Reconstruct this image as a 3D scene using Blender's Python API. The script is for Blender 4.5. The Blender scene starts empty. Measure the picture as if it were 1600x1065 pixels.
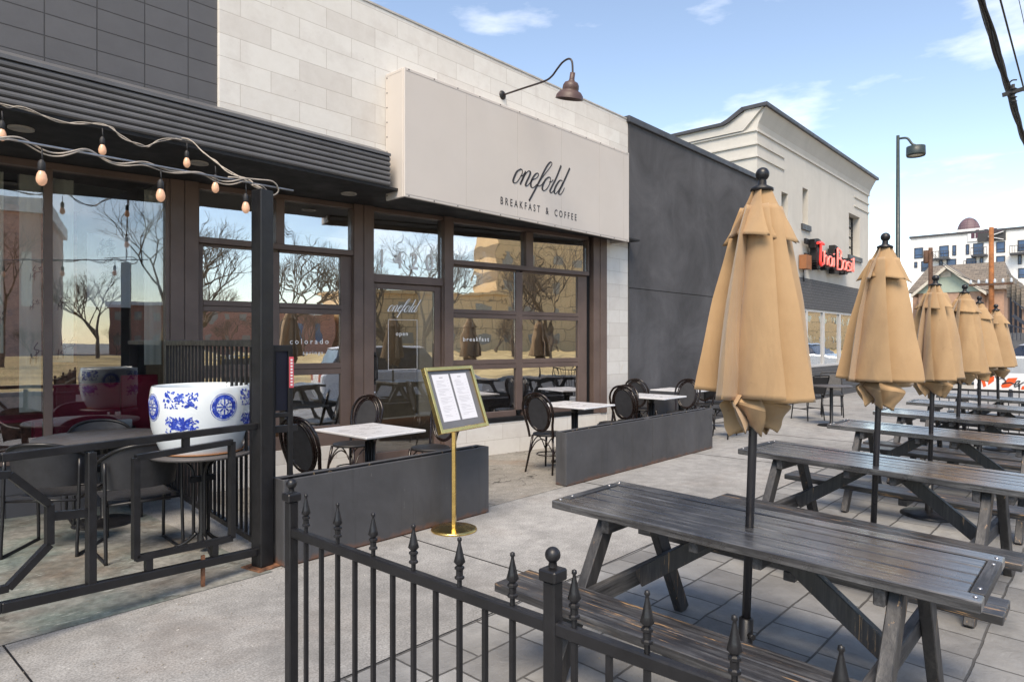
import bpy, bmesh, math, random
from mathutils import Vector, Matrix
R = math.radians
random.seed(7)
sc = bpy.context.scene
col = sc.collection

# ------------------------------------------------------------ camera, sky, sun, exposure
CAMH = 1.55; FPX = 1050.0; CA = math.cos(R(42)); SA = math.sin(R(42))
cam = bpy.data.cameras.new('camera'); camo = bpy.data.objects.new('camera', cam); col.objects.link(camo)
cam.sensor_width = 36; cam.lens = 36*FPX/1600; cam.clip_start = 0.05; cam.clip_end = 1500
camo.location = (0, 0, CAMH)
camo.rotation_euler = (R(90), 0, R(42-90))
cam.shift_y = 0.0003
sc.camera = camo
SUN_EL = 52; SUN_AZ = 212          # azimuth measured from +X towards +Y: hazy sun along the street
w = bpy.data.worlds.new('World'); sc.world = w; w.use_nodes = True
nt = w.node_tree; nt.nodes.clear()
def N(nt, t, **k):
    n = nt.nodes.new(t)
    for a, b in k.items(): setattr(n, a, b)
    return n
out = N(nt, 'ShaderNodeOutputWorld'); bg = N(nt, 'ShaderNodeBackground'); sky = N(nt, 'ShaderNodeTexSky')
sky.sky_type = 'NISHITA'; sky.sun_disc = False
sky.sun_elevation = R(SUN_EL); sky.sun_rotation = R(90-SUN_AZ); sky.altitude = 1600
sky.air_density = 1.15; sky.dust_density = .5; sky.ozone_density = 1.6
tc = N(nt, 'ShaderNodeTexCoord'); mp = N(nt, 'ShaderNodeMapping'); mp.inputs['Scale'].default_value = (1.3, 1.3, 4.5)
mp.inputs['Location'].default_value = (0.35, 0.1, 0.3)
ns = N(nt, 'ShaderNodeTexNoise'); ns.inputs['Scale'].default_value = 2.6; ns.inputs['Detail'].default_value = 7; ns.inputs['Roughness'].default_value = .55
cr = N(nt, 'ShaderNodeValToRGB'); cr.color_ramp.elements[0].position = .55; cr.color_ramp.elements[1].position = .85
cr.color_ramp.elements[1].color = (.55, .55, .55, 1)
mx = N(nt, 'ShaderNodeMix', data_type='RGBA'); mx.inputs[7].default_value = (9.2, 9.6, 10.4, 1)
L = nt.links.new
L(tc.outputs['Generated'], mp.inputs[0]); L(mp.outputs[0], ns.inputs[0]); L(ns.outputs[0], cr.inputs[0])
L(cr.outputs[0], mx.inputs[0]); L(sky.outputs[0], mx.inputs[6]); L(mx.outputs[2], bg.inputs[0]); L(bg.outputs[0], out.inputs[0])
bg.inputs[1].default_value = 0.117
sun = bpy.data.lights.new('sun', 'SUN'); sun.energy = 2.0; sun.angle = R(30); sun.color = (1, .94, .85)
so = bpy.data.objects.new('sun', sun); col.objects.link(so); so.location = (0, 0, 30)
sd = Vector((math.cos(R(SUN_EL))*math.cos(R(SUN_AZ)), math.cos(R(SUN_EL))*math.sin(R(SUN_AZ)), math.sin(R(SUN_EL))))
so.rotation_euler = sd.to_track_quat('Z', 'Y').to_euler()
sc.view_settings.view_transform = 'Standard'; sc.view_settings.look = 'None'; sc.view_settings.gamma = 1
sc.view_settings.exposure = 1.33
sc.view_settings.use_white_balance = True; sc.view_settings.white_balance_temperature = 7700; sc.view_settings.white_balance_tint = 12
sc.cycles.max_bounces = 8; sc.cycles.transparent_max_bounces = 16; sc.cycles.caustics_reflective = False
sc.cycles.caustics_refractive = False

# ------------------------------------------------------------ survey helpers: sight lines to real positions
def ray(px, py):
    u = (px-800)/FPX; v = (533-py)/FPX
    return CA+u*SA, SA-u*CA, v
def G(px, py, z=0):
    x, y, v = ray(px, py); d = (z-CAMH)/v
    return Vector((x*d, y*d, z))
def onY(px, py, Y):
    x, y, v = ray(px, py); d = Y/y
    return Vector((x*d, Y, CAMH+v*d))
def onX(px, py, X):
    x, y, v = ray(px, py); d = X/x
    return Vector((X, y*d, CAMH+v*d))
def onP(px, py, P, t):
    x, y, v = ray(px, py); det = t[1]*x-t[0]*y
    d = (-t[0]*P[1]+t[1]*P[0])/det
    return (x*d-P[0])*t[0]+(y*d-P[1])*t[1], CAMH+v*d
P0 = (1.366, 7.232); TT = (0.98637, -0.16455); NN = (-0.16455, -0.98637)
def SF(s, o, z): return Vector((P0[0]+s*TT[0]+o*NN[0], P0[1]+s*TT[1]+o*NN[1], z))
def gz(Y, X=0):          # the ground falls gently towards the street
    return 0 if Y > 2.1 else -.029*(2.1-max(Y, -2.5))

# ------------------------------------------------------------ mesh builder
def wloc(p):
    v = Vector((0, 0, 0))
    while p is not None:
        v += p.location; p = p.parent
    return v
class MB:
    def __init__(s, T=None): s.v = []; s.f = []; s.sm = []; s.T = T
    def add(s, vs, fs, smooth=False):
        b = len(s.v)
        s.v += [s.T(*v) if s.T else Vector(v) for v in vs]
        s.f += [tuple(b+i for i in f) for f in fs]; s.sm += [smooth]*len(fs)
        return s
    def box(s, x0, x1, y0, y1, z0, z1):
        x0, x1 = min(x0, x1), max(x0, x1); y0, y1 = min(y0, y1), max(y0, y1); z0, z1 = min(z0, z1), max(z0, z1)
        return s.add([(x0,y0,z0),(x1,y0,z0),(x1,y1,z0),(x0,y1,z0),(x0,y0,z1),(x1,y0,z1),(x1,y1,z1),(x0,y1,z1)],
              [(0,3,2,1),(4,5,6,7),(0,1,5,4),(1,2,6,5),(2,3,7,6),(3,0,4,7)])
    def bar(s, a, b, w, h, up=(0, 0, 1)):
        a = Vector(a); b = Vector(b); d = (b-a).normalized(); up = Vector(up)
        if abs(d.dot(up)) > .98: up = Vector((0, 1, 0)) if abs(d.y) < .9 else Vector((1, 0, 0))
        x = d.cross(up).normalized(); y = x.cross(d)
        vs = [p+x*(i*w/2)+y*(j*h/2) for p in (a, b) for i, j in ((-1,-1),(1,-1),(1,1),(-1,1))]
        return s.add(vs, [(0,1,2,3),(7,6,5,4),(0,4,5,1),(1,5,6,2),(2,6,7,3),(3,7,4,0)])
    def tube(s, pts, r, n=8, closed=False, caps=True):
        pts = [Vector(p) for p in pts]; m = len(pts); rs = r if isinstance(r, (list, tuple)) else [r]*m
        vs = []; prev = None
        for i, p in enumerate(pts):
            if closed: d = pts[(i+1) % m]-pts[i-1]
            else: d = pts[min(i+1, m-1)]-pts[max(i-1, 0)]
            d = d.normalized()
            if prev is None:
                a = Vector((0, 0, 1)) if abs(d.z) < .9 else Vector((1, 0, 0))
                x = d.cross(a).normalized()
            else:
                x = (prev-d*prev.dot(d)).normalized()
            prev = x; y = d.cross(x)
            vs += [p+(x*math.cos(2*math.pi*k/n)+y*math.sin(2*math.pi*k/n))*rs[i] for k in range(n)]
        fs = []
        for i in range(m if closed else m-1):
            j = (i+1) % m
            for k in range(n):
                fs.append((i*n+k, i*n+(k+1) % n, j*n+(k+1) % n, j*n+k))
        s.add(vs, fs, True)
        if caps and not closed:
            b = len(s.v)-len(vs)
            s.f.append(tuple(b+k for k in reversed(range(n)))); s.sm.append(False)
            s.f.append(tuple(b+(m-1)*n+k for k in range(n))); s.sm.append(False)
        return s
    def lathe(s, prof, c=(0, 0, 0), n=24, smooth=True, axis=None):
        vs = []
        M = Matrix.Identity(3)
        if axis is not None: M = Vector(axis).to_track_quat('Z', 'Y').to_matrix()
        for r, z in prof:
            for k in range(n):
                a = 2*math.pi*k/n
                vs.append(Vector(c)+M @ Vector((max(r, 1e-4)*math.cos(a), max(r, 1e-4)*math.sin(a), z)))
        fs = [(i*n+k, i*n+(k+1) % n, (i+1)*n+(k+1) % n, (i+1)*n+k) for i in range(len(prof)-1) for k in range(n)]
        return s.add(vs, fs, smooth)
    def prism(s, poly, axis, a0, a1):
        # poly: list of 2D; axis 'x','y','z' is the extrusion axis
        def P(p, a): return {'x': (a, p[0], p[1]), 'y': (p[0], a, p[1]), 'z': (p[0], p[1], a)}[axis]
        n = len(poly)
        vs = [P(p, a0) for p in poly]+[P(p, a1) for p in poly]
        return s.add(vs, [tuple(range(n)), tuple(range(2*n-1, n-1, -1))]+[(i, i+n, (i+1) % n+n, (i+1) % n) for i in range(n)])
    def quad(s, a, b, c, d): return s.add([a, b, c, d], [(0, 1, 2, 3)])
    def build(s, name, mat, parent=None, world=False, bevel=0, fix=True):
        me = bpy.data.meshes.new(name)
        off = wloc(parent) if (world and parent is not None) else Vector((0, 0, 0))
        me.from_pydata([tuple(v-off) for v in s.v], [], s.f)
        me.polygons.foreach_set('use_smooth', s.sm)
        me.update()
        if fix or bevel:
            bm = bmesh.new(); bm.from_mesh(me)
            if fix: bmesh.ops.recalc_face_normals(bm, faces=bm.faces)
            if bevel:
                bmesh.ops.bevel(bm, geom=[e for e in bm.edges if len(e.link_faces) == 2 and e.calc_face_angle(0) > .7],
                                offset=bevel, segments=1, affect='EDGES')
            bm.to_mesh(me); bm.free()
        me.materials.append(mat)
        o = bpy.data.objects.new(name, me); col.objects.link(o); o.parent = parent
        return o
def empty(name, loc=(0, 0, 0), rz=0, label=None, cat=None, group=None, rx=0):
    o = bpy.data.objects.new(name, None); col.objects.link(o); o.location = loc
    o.rotation_euler = (rx, 0, rz); o.empty_display_size = .2
    return tag(o, label, cat, group)
def tag(o, label=None, cat=None, group=None, kind=None):
    if label: o['label'] = label
    if cat: o['category'] = cat
    if group: o['group'] = group
    if kind: o['kind'] = kind
    return o
def copy_tree(o, parent=None):
    c = o.copy(); col.objects.link(c); c.parent = parent
    for ch in list(o.children): copy_tree(ch, c)
    return c
def place(proto, used, loc, rz, label, group, rx=0, scale=1):
    o = proto if not used else copy_tree(proto)
    o.location = loc; o.rotation_euler = (rx, 0, rz); o.scale = (scale,)*3
    o['label'] = label; o['group'] = group
    return o
def text_mesh(name, txt, size, mat, parent, M, ext=.002, spacing=1.0, sx=1.0, align='CENTER', offset=0, shear=0):
    cu = bpy.data.curves.new(name, 'FONT'); cu.body = txt; cu.size = size; cu.extrude = ext
    cu.space_character = spacing; cu.align_x = align; cu.offset = offset; cu.shear = shear; cu.resolution_u = 3
    o = bpy.data.objects.new(name, cu); col.objects.link(o)
    bpy.context.view_layer.update()
    dg = bpy.context.evaluated_depsgraph_get()
    me = bpy.data.meshes.new_from_object(o.evaluated_get(dg))
    bpy.data.objects.remove(o); bpy.data.curves.remove(cu)
    off = wloc(parent)
    me.transform(Matrix.Translation(-off) @ M @ Matrix.Diagonal((sx, 1, 1, 1)))
    me.materials.clear(); me.materials.append(mat); me.name = name
    o = bpy.data.objects.new(name, me); col.objects.link(o); o.parent = parent
    return o
def frameM(o, x, y):
    x = Vector(x).normalized(); y = Vector(y).normalized(); z = x.cross(y)
    return Matrix(((x.x, y.x, z.x, o[0]), (x.y, y.y, z.y, o[1]), (x.z, y.z, z.z, o[2]), (0, 0, 0, 1)))
def smooth_pts(pts, n=6, closed=False):
    pts = [Vector(p) for p in pts]; out = []; m = len(pts)
    rng = range(m) if closed else range(m-1)
    for i in rng:
        g = (lambda k: pts[k % m]) if closed else (lambda k: pts[max(0, min(m-1, k))])
        p0, p1, p2, p3 = g(i-1), g(i), g(i+1), g(i+2)
        for j in range(n):
            t = j/n
            out.append(.5*((2*p1)+(p2-p0)*t+(2*p0-5*p1+4*p2-p3)*t*t+(3*p1-p0-3*p2+p3)*t**3))
    if not closed: out.append(pts[-1])
    return out

# ------------------------------------------------------------ materials
MATS = {}
def base_mat(name):
    m = bpy.data.materials.new(name); m.use_nodes = True; n = m.node_tree
    return m, n, n.nodes['Principled BSDF']
def vmap(n, scale=(1, 1, 1), coord='Object', loc=(0, 0, 0), rot=(0, 0, 0)):
    t = N(n, 'ShaderNodeTexCoord'); p = N(n, 'ShaderNodeMapping')
    p.inputs['Scale'].default_value = scale; p.inputs['Location'].default_value = loc; p.inputs['Rotation'].default_value = rot
    n.links.new(t.outputs[coord], p.inputs[0]); return p.outputs[0]
def noise(n, vec, scale, detail=5, rough=.55, dist=0):
    t = N(n, 'ShaderNodeTexNoise'); t.inputs['Scale'].default_value = scale; t.inputs['Detail'].default_value = detail
    t.inputs['Roughness'].default_value = rough; t.inputs['Distortion'].default_value = dist
    n.links.new(vec, t.inputs['Vector']); return t.outputs[0]
def ramp(n, val, stops):
    r = N(n, 'ShaderNodeValToRGB'); e = r.color_ramp.elements
    while len(e) < len(stops): e.new(.5)
    for i, (p, c) in enumerate(stops):
        e[i].position = p; e[i].color = (c, c, c, 1) if not isinstance(c, tuple) else (*c, 1)
    n.links.new(val, r.inputs[0]); return r.outputs[0]
def mix(n, f, a, b, bt='MIX'):
    x = N(n, 'ShaderNodeMix', data_type='RGBA', blend_type=bt)
    for i, v in ((0, f), (6, a), (7, b)):
        if isinstance(v, (int, float)): x.inputs[i].default_value = v
        elif isinstance(v, tuple): x.inputs[i].default_value = (*v, 1)
        else: n.links.new(v, x.inputs[i])
    return x.outputs[2]
def math_(n, op, a, b=0):
    x = N(n, 'ShaderNodeMath', operation=op)
    for i, v in ((0, a), (1, b)):
        if isinstance(v, (int, float)): x.inputs[i].default_value = v
        else: n.links.new(v, x.inputs[i])
    return x.outputs[0]
def bump(n, b, h, strength=.3, dist=.01, prev=None):
    x = N(n, 'ShaderNodeBump'); x.inputs['Strength'].default_value = strength; x.inputs['Distance'].default_value = dist
    n.links.new(h, x.inputs['Height'])
    if prev is not None: n.links.new(prev, x.inputs['Normal'])
    n.links.new(x.outputs[0], b.inputs['Normal']); return x.outputs[0]
def plain(name, c, rough=.5, metal=0, var=.12, scale=6, bs=.15, bsc=60, spec=.5, wear=None, wearamt=.6):
    if name in MATS: return MATS[name]
    m, n, b = base_mat(name); v = vmap(n)
    c2 = tuple(x*(1-var*1.6) for x in c); c3 = tuple(min(1, x*(1+var)) for x in c)
    colr = ramp(n, noise(n, v, scale, 6, .6), [(.3, c2), (.7, c3)])
    if wear:
        wv = ramp(n, noise(n, v, 22, 8, .7), [(wearamt, 0.0), (wearamt+.06, 1.0)])
        colr = mix(n, wv, colr, wear)
    n.links.new(colr, b.inputs['Base Color'])
    rr = ramp(n, noise(n, v, scale*2.3, 4), [(.3, max(0, rough-.1)), (.7, min(1, rough+.12))])
    n.links.new(rr, b.inputs['Roughness']); b.inputs['Metallic'].default_value = metal
    b.inputs['Specular IOR Level'].default_value = spec
    if bs: bump(n, b, noise(n, v, bsc, 5), bs, .003)
    MATS[name] = m; return m
iron = plain('black_painted_iron', (.010, .010, .012), .40, 0, .3, 9, .2, 90, .5, wear=(.06, .06, .065), wearamt=.74)
rust_iron = plain('rusty_plate', (.17, .075, .04), .85, 0, .5, 18, .4, 80)
rattan = plain('dark_brown_lacquered_cane', (.012, .006, .005), .22, 0, .3, 14, .1, 120)
chairblack = plain('black_chair_weave', (.014, .014, .016), .5, 0, .3, 30, .5, 220)
meshgrey = plain('grey_sling_fabric', (.028, .029, .034), .6, 0, .15, 12, .3, 300)
brass = plain('polished_brass', (.78, .55, .20), .2, 1, .12, 5, .04, 30)
brown = plain('brown_bronze_frame', (.135, .094, .080), .5, 0, .14, 2.5, .06, 60, wear=(.19, .15, .13), wearamt=.72)
blackrub = plain('black_gasket', (.006, .006, .007), .55)
darksoff = plain('black_soffit_paint', (.012, .012, .013), .7, 0, .3, 2, .1)
whitetop = plain('white_laminate', (.62, .63, .66), .3, 0, .04, 3, 0)
greytop = plain('dark_grey_tabletop', (.085, .08, .082), .5, 0, .12, 3, .05)
paper = plain('printed_paper', (.72, .72, .76), .6, 0, .02)
menugrey = plain('menu_backing', (.15, .15, .16), .5, 0, .05)
ink = plain('grey_ink', (.03, .03, .035), .7, 0, 0, 5, 0)
whiteink = plain('white_window_lettering', (.85, .85, .86), .6, 0, 0, 5, 0)
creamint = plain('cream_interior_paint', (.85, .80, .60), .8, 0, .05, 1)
brownint = plain('dark_brown_textured_wall', (.20, .10, .075), .8, 0, .5, 14, .6, 30)
banner = plain('pale_cloth_banner', (.88, .86, .72), .8, 0, .08, 3, .1)
def m_cloth(name, c):
    m, n, b = base_mat(name); o = n.nodes['Material Output']; b.inputs['Base Color'].default_value = (*c, 1); b.inputs['Roughness'].default_value = .9
    t = N(n, 'ShaderNodeBsdfTranslucent'); t.inputs[0].default_value = (*c, 1); ms = N(n, 'ShaderNodeMixShader'); ms.inputs[0].default_value = .15
    n.links.new(b.outputs[0], ms.inputs[1]); n.links.new(t.outputs[0], ms.inputs[2]); n.links.new(ms.outputs[0], o.inputs[0]); return m
banner = m_cloth('pale_cloth_banner', (.88, .86, .74)); sheetm = m_cloth('thin_white_sheet', (.9, .92, .95))
maroon = plain('maroon_vinyl', (.50, .03, .07), .35, 0, .2, 3, .15, 12)
woodint = plain('warm_wood', (.22, .10, .045), .5, 0, .3, 6, .1)
bulbsock = plain('black_rubber_socket', (.02, .02, .022), .6)
wirewhite = plain('pale_cable', (.42, .37, .32), .55, 0, .2, 20, .1)
wireblack = plain('black_cable', (.012, .012, .013), .6, 0, .3, 8, .3, 60)
galv = plain('galvanised_rod', (.42, .43, .45), .35, .8, .15, 12)
pinkst = plain('pink_sticker', (.62, .09, .12), .5, 0, .05)
orangeb = plain('orange_print', (.75, .10, .02), .6, 0, .08)
whitep = plain('white_print', (.75, .75, .76), .6, 0, .05)
rustpole = plain('treated_timber_pole', (.30, .11, .035), .8, 0, .3, 3, .3, 30)
darkpole = plain('dark_timber_pole', (.10, .05, .03), .8, 0, .3, 3, .3, 30)
greenpole = plain('dark_green_steel', (.03, .045, .045), .45, 0, .2, 4)
asphalt = plain('asphalt', (.06, .06, .062), .9, 0, .2, 1.2, .5, 150)
coping = plain('dark_metal_coping', (.06, .06, .066), .45, .2, .15, 3, .05)
darkglassy = plain('dark_screen', (.02, .03, .05), .15)
terracotta = plain('terracotta_saucer', (.35, .16, .07), .7)

def m_glass(name, refl=.33, tint=(.93, .95, .96), wav=.0):
    m, n, b = base_mat(name); n.nodes.remove(b); o = n.nodes['Material Output']
    tr = N(n, 'ShaderNodeBsdfTransparent'); tr.inputs[0].default_value = (*tint, 1)
    gl = N(n, 'ShaderNodeBsdfGlossy'); gl.inputs['Roughness'].default_value = 0.004; gl.inputs[0].default_value = (.97, .98, 1, 1)
    lw = N(n, 'ShaderNodeFresnel'); lw.inputs[0].default_value = 1.5
    f = math_(n, 'MULTIPLY', lw.outputs[0], refl/.06); f = math_(n, 'MINIMUM', f, .8)
    ms = N(n, 'ShaderNodeMixShader'); n.links.new(f, ms.inputs[0]); n.links.new(tr.outputs[0], ms.inputs[1]); n.links.new(gl.outputs[0], ms.inputs[2])
    if wav:
        bp = N(n, 'ShaderNodeBump'); bp.inputs['Strength'].default_value = 1; bp.inputs['Distance'].default_value = wav
        v = vmap(n, (1, 1, 1)); n.links.new(noise(n, v, 2.4, 1.5, .4, .3), bp.inputs['Height'])
        n.links.new(bp.outputs[0], gl.inputs['Normal'])
    n.links.new(ms.outputs[0], o.inputs[0]); return m
glass = m_glass('window_glass', .25, wav=.0004)
glassw = m_glass('wavy_window_glass', .62, wav=.0018)
def m_emit(name, c, s):
    m, n, b = base_mat(name); b.inputs['Base Color'].default_value = (*c, 1); b.inputs['Emission Color'].default_value = (*c, 1)
    b.inputs['Emission Strength'].default_value = s; b.inputs['Roughness'].default_value = .2; return m
bulbm = m_emit('warm_glowing_bulb', (.62, .36, .24), .17)
neon = m_emit('red_neon_face', (.95, .06, .05), .12)
neonp = m_emit('pale_pink_neon_tube', (1, .25, .22), .18)
lampin = plain('lamp_diffuser', (.6, .58, .45), .3)

def m_concrete(name, c, warm=(.20, .13, .085), stain=.35, sc=1.0, crackle=0):
    m, n, b = base_mat(name); v = vmap(n)
    a = ramp(n, noise(n, v, .45*sc, 5, .6), [(.3, tuple(x*.66 for x in c)), (.72, tuple(x*1.16 for x in c))])
    f = noise(n, v, 7*sc, 8, .7); a = mix(n, .45, a, ramp(n, f, [(.35, .30), (.65, .68)]), 'OVERLAY')
    g = ramp(n, noise(n, v, 90, 3, .6), [(.36, .22), (.5, .5), (.66, .80)]); a = mix(n, .5, a, g, 'OVERLAY')
    st = ramp(n, noise(n, v, .9*sc, 7, .65, .6), [(.53, 0.0), (.74, stain)]); a = mix(n, st, a, warm)
    dk = ramp(n, noise(n, vmap(n, loc=(5, 3, 0)), 1.7*sc, 7, .65, .4), [(.50, 0.0), (.74, .6)]); a = mix(n, dk, a, tuple(x*.42 for x in c))
    sp = ramp(n, noise(n, v, 34, 2, .5), [(.735, 0.0), (.76, 1.0)]); a = mix(n, sp, a, (.62, .61, .58))
    sp2 = ramp(n, noise(n, vmap(n, loc=(9, 1, 2)), 27, 2, .5), [(.74, 0.0), (.765, .8)]); a = mix(n, sp2, a, (.07, .065, .06))
    if crackle:
        vo = N(n, 'ShaderNodeTexVoronoi', feature='DISTANCE_TO_EDGE'); vo.inputs['Scale'].default_value = crackle
        vd = N(n, 'ShaderNodeVectorMath', operation='ADD'); n.links.new(v, vd.inputs[0])
        nn = N(n, 'ShaderNodeTexNoise'); nn.inputs['Scale'].default_value = 3.0; n.links.new(v, nn.inputs['Vector'])
        n.links.new(nn.outputs['Color'], vd.inputs[1]); n.links.new(vd.outputs[0], vo.inputs['Vector'])
        ck = ramp(n, vo.outputs[0], [(.004, 1.0), (.011, 0.0)]); a = mix(n, ck, a, (.05, .045, .04))
    n.links.new(a, b.inputs['Base Color']); b.inputs['Roughness'].default_value = .82
    p = bump(n, b, noise(n, v, 14*sc, 8, .7), .35, .012); bump(n, b, noise(n, v, 120, 3, .6), .3, .003, p)
    return m
concrete = m_concrete('sidewalk_concrete', (.325, .322, .315), stain=.25)
concrete_old = m_concrete('rough_old_concrete', (.29, .275, .25), stain=.75, crackle=1.1)
curbm = m_concrete('kerb_concrete', (.36, .36, .34))

def m_green():
    m, n, b = base_mat('worn_green_painted_floor'); v = vmap(n, (1, 1, 1), rot=(0, 0, R(9)))
    a = ramp(n, noise(n, v, 2.2, 6, .65), [(.3, (.15, .15, .14)), (.7, (.30, .30, .28))])
    g = ramp(n, noise(n, v, 1.3, 6, .6), [(.44, 0.0), (.60, .6)]); a = mix(n, g, a, (.085, .14, .13))
    br = ramp(n, noise(n, vmap(n, loc=(3, 3, 0)), 1.5, 6, .6), [(.50, 0.0), (.7, .8)]); a = mix(n, br, a, (.13, .10, .075))
    ws = ramp(n, noise(n, vmap(n, (9, 60, 1), rot=(0, 0, R(30))), 1.0, 4, .6), [(.60, 0.0), (.66, .75)])
    w2 = ramp(n, noise(n, v, 2.6, 3), [(.5, 0.0), (.58, 1.0)])
    a = mix(n, math_(n, 'MULTIPLY', ws, w2), a, (.55, .57, .54))
    sp = ramp(n, noise(n, v, 11, 8, .75), [(.40, .30), (.6, .68)]); a = mix(n, .7, a, sp, 'OVERLAY')
    ck = ramp(n, noise(n, vmap(n, loc=(7, 2, 0)), 3.2, 8, .7, 1.2), [(.60, 0.0), (.66, .75)]); a = mix(n, ck, a, (.07, .065, .055))
    n.links.new(a, b.inputs['Base Color']); n.links.new(ramp(n, noise(n, v, 3, 4), [(.4, .45), (.65, .85)]), b.inputs['Roughness'])
    bump(n, b, noise(n, v, 30, 7, .7), .4, .006); return m
greenfloor = m_green()

def m_pavers():
    m, n, b = base_mat('stamped_slab_paving')
    v = vmap(n, (1, 1, 1), loc=(.1, .05, 0))
    ds = N(n, 'ShaderNodeTexNoise'); ds.inputs['Scale'].default_value = 3; ds.inputs['Detail'].default_value = 4; n.links.new(v, ds.inputs['Vector'])
    sub = N(n, 'ShaderNodeVectorMath', operation='MULTIPLY_ADD'); n.links.new(ds.outputs['Color'], sub.inputs[0])
    sub.inputs[1].default_value = (.035, .035, 0); n.links.new(v, sub.inputs[2])
    bt = N(n, 'ShaderNodeTexBrick'); n.links.new(sub.outputs[0], bt.inputs['Vector'])
    bt.inputs['Scale'].default_value = 1; bt.inputs['Brick Width'].default_value = .46; bt.inputs['Row Height'].default_value = .30
    bt.inputs['Mortar Size'].default_value = .007; bt.inputs['Mortar Smooth'].default_value = .4; bt.offset = .37; bt.squash = .62; bt.squash_frequency = 2
    bt.inputs['Color1'].default_value = (.20, .20, .20, 1); bt.inputs['Color2'].default_value = (.31, .31, .305, 1); bt.inputs['Mortar'].default_value = (.07, .068, .065, 1)
    a = mix(n, .5, bt.outputs[0], ramp(n, noise(n, v, 6, 8, .7), [(.3, .36), (.7, .66)]), 'OVERLAY')
    dk = ramp(n, noise(n, v, 1.1, 7, .65, .4), [(.42, 0.0), (.70, .65)]); a = mix(n, dk, a, (.12, .118, .115))
    n.links.new(a, b.inputs['Base Color']); n.links.new(ramp(n, noise(n, v, 5, 6), [(.35, .5), (.65, .78)]), b.inputs['Roughness'])
    h = math_(n, 'SUBTRACT', 1, bt.outputs['Fac'])
    p = bump(n, b, h, .8, .008); p = bump(n, b, noise(n, v, 9, 9, .7, .8), .6, .02, p); bump(n, b, noise(n, v, 60, 4, .6), .3, .004, p)
    return m
pavers = m_pavers()

def m_wood(name, light=.0, dark=(.010, .0098, .011), tan=(.42, .25, .12), grey=(.145, .147, .153), tanamt=.60, axis=1, rough=.34, gra=.55, coat=0):
    m, n, b = base_mat(name)
    s = [26, 26, 26]; s[axis] = 1.3
    oi = N(n, 'ShaderNodeObjectInfo')
    v0 = vmap(n, tuple(s))
    ad = N(n, 'ShaderNodeVectorMath', operation='ADD'); n.links.new(v0, ad.inputs[0])
    mu = math_(n, 'MULTIPLY', oi.outputs['Random'], 40); n.links.new(mu, ad.inputs[1]); v = ad.outputs[0]
    g = noise(n, v, 1.0, 7, .62, .5)
    a = ramp(n, g, [(.35, dark), (.68, tuple(x*2.6 for x in dark))])
    gr = ramp(n, noise(n, vmap(n, (3, 3, 3)), 1.1, 5, .6), [(.34, 0.0), (.60, gra)])
    ff = ramp(n, noise(n, v, 2.1, 6, .7), [(.42, 0.0), (.6, 1.0)])
    a = mix(n, math_(n, 'MULTIPLY', gr, ff), a, grey)
    tn = ramp(n, noise(n, v, 1.7, 8, .75, .3), [(tanamt, 0.0), (tanamt+.03, 1.0)])
    tm = ramp(n, noise(n, vmap(n, (2, 2, 2), loc=(4, 4, 4)), 1.6, 3, .6), [(.44, 0.0), (.56, 1.0)])
    a = mix(n, math_(n, 'MULTIPLY', tn, tm), a, tan)
    n.links.new(a, b.inputs['Base Color'])
    n.links.new(ramp(n, noise(n, vmap(n, (2.2, 2.2, 2.2)), 2, 6, .6), [(.3, rough-.10), (.7, rough+.22)]), b.inputs['Roughness'])
    b.inputs['Specular IOR Level'].default_value = .85; b.inputs['Coat Weight'].default_value = coat; b.inputs['Coat Roughness'].default_value = .22
    bump(n, b, g, .55, .006); return m
woodtop = m_wood('black_stained_plank', rough=.22, tanamt=.70, gra=.8, coat=.7)
woodbench = m_wood('worn_black_bench_plank', tanamt=.575, rough=.36)
woodleg = m_wood('worn_black_timber_leg', tanamt=.60, axis=2, rough=.5, grey=(.09, .085, .08))
woodcross = m_wood('black_timber_crossbar', tanamt=.67, axis=0, rough=.5)

def m_fabric():
    m, n, b = base_mat('tan_canvas'); v = vmap(n); oi = N(n, 'ShaderNodeObjectInfo')
    a = ramp(n, noise(n, v, 3, 5, .6), [(.3, (.34, .21, .105)), (.7, (.44, .285, .15))])
    a = mix(n, ramp(n, oi.outputs['Random'], [(0, 0.0), (1, .35)]), a, (.40, .27, .155))
    sp = ramp(n, noise(n, v, 16, 2, .5), [(.74, 0.0), (.78, .5)]); a = mix(n, sp, a, (.25, .15, .08))
    n.links.new(a, b.inputs['Base Color']); b.inputs['Roughness'].default_value = .85
    b.inputs['Sheen Weight'].default_value = .25
    p = bump(n, b, noise(n, vmap(n, (1, 1, .35)), 7, 4, .5, .5), .5, .022); bump(n, b, noise(n, v, 500, 2), .25, .001, p)
    return m
canvas = m_fabric()

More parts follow.
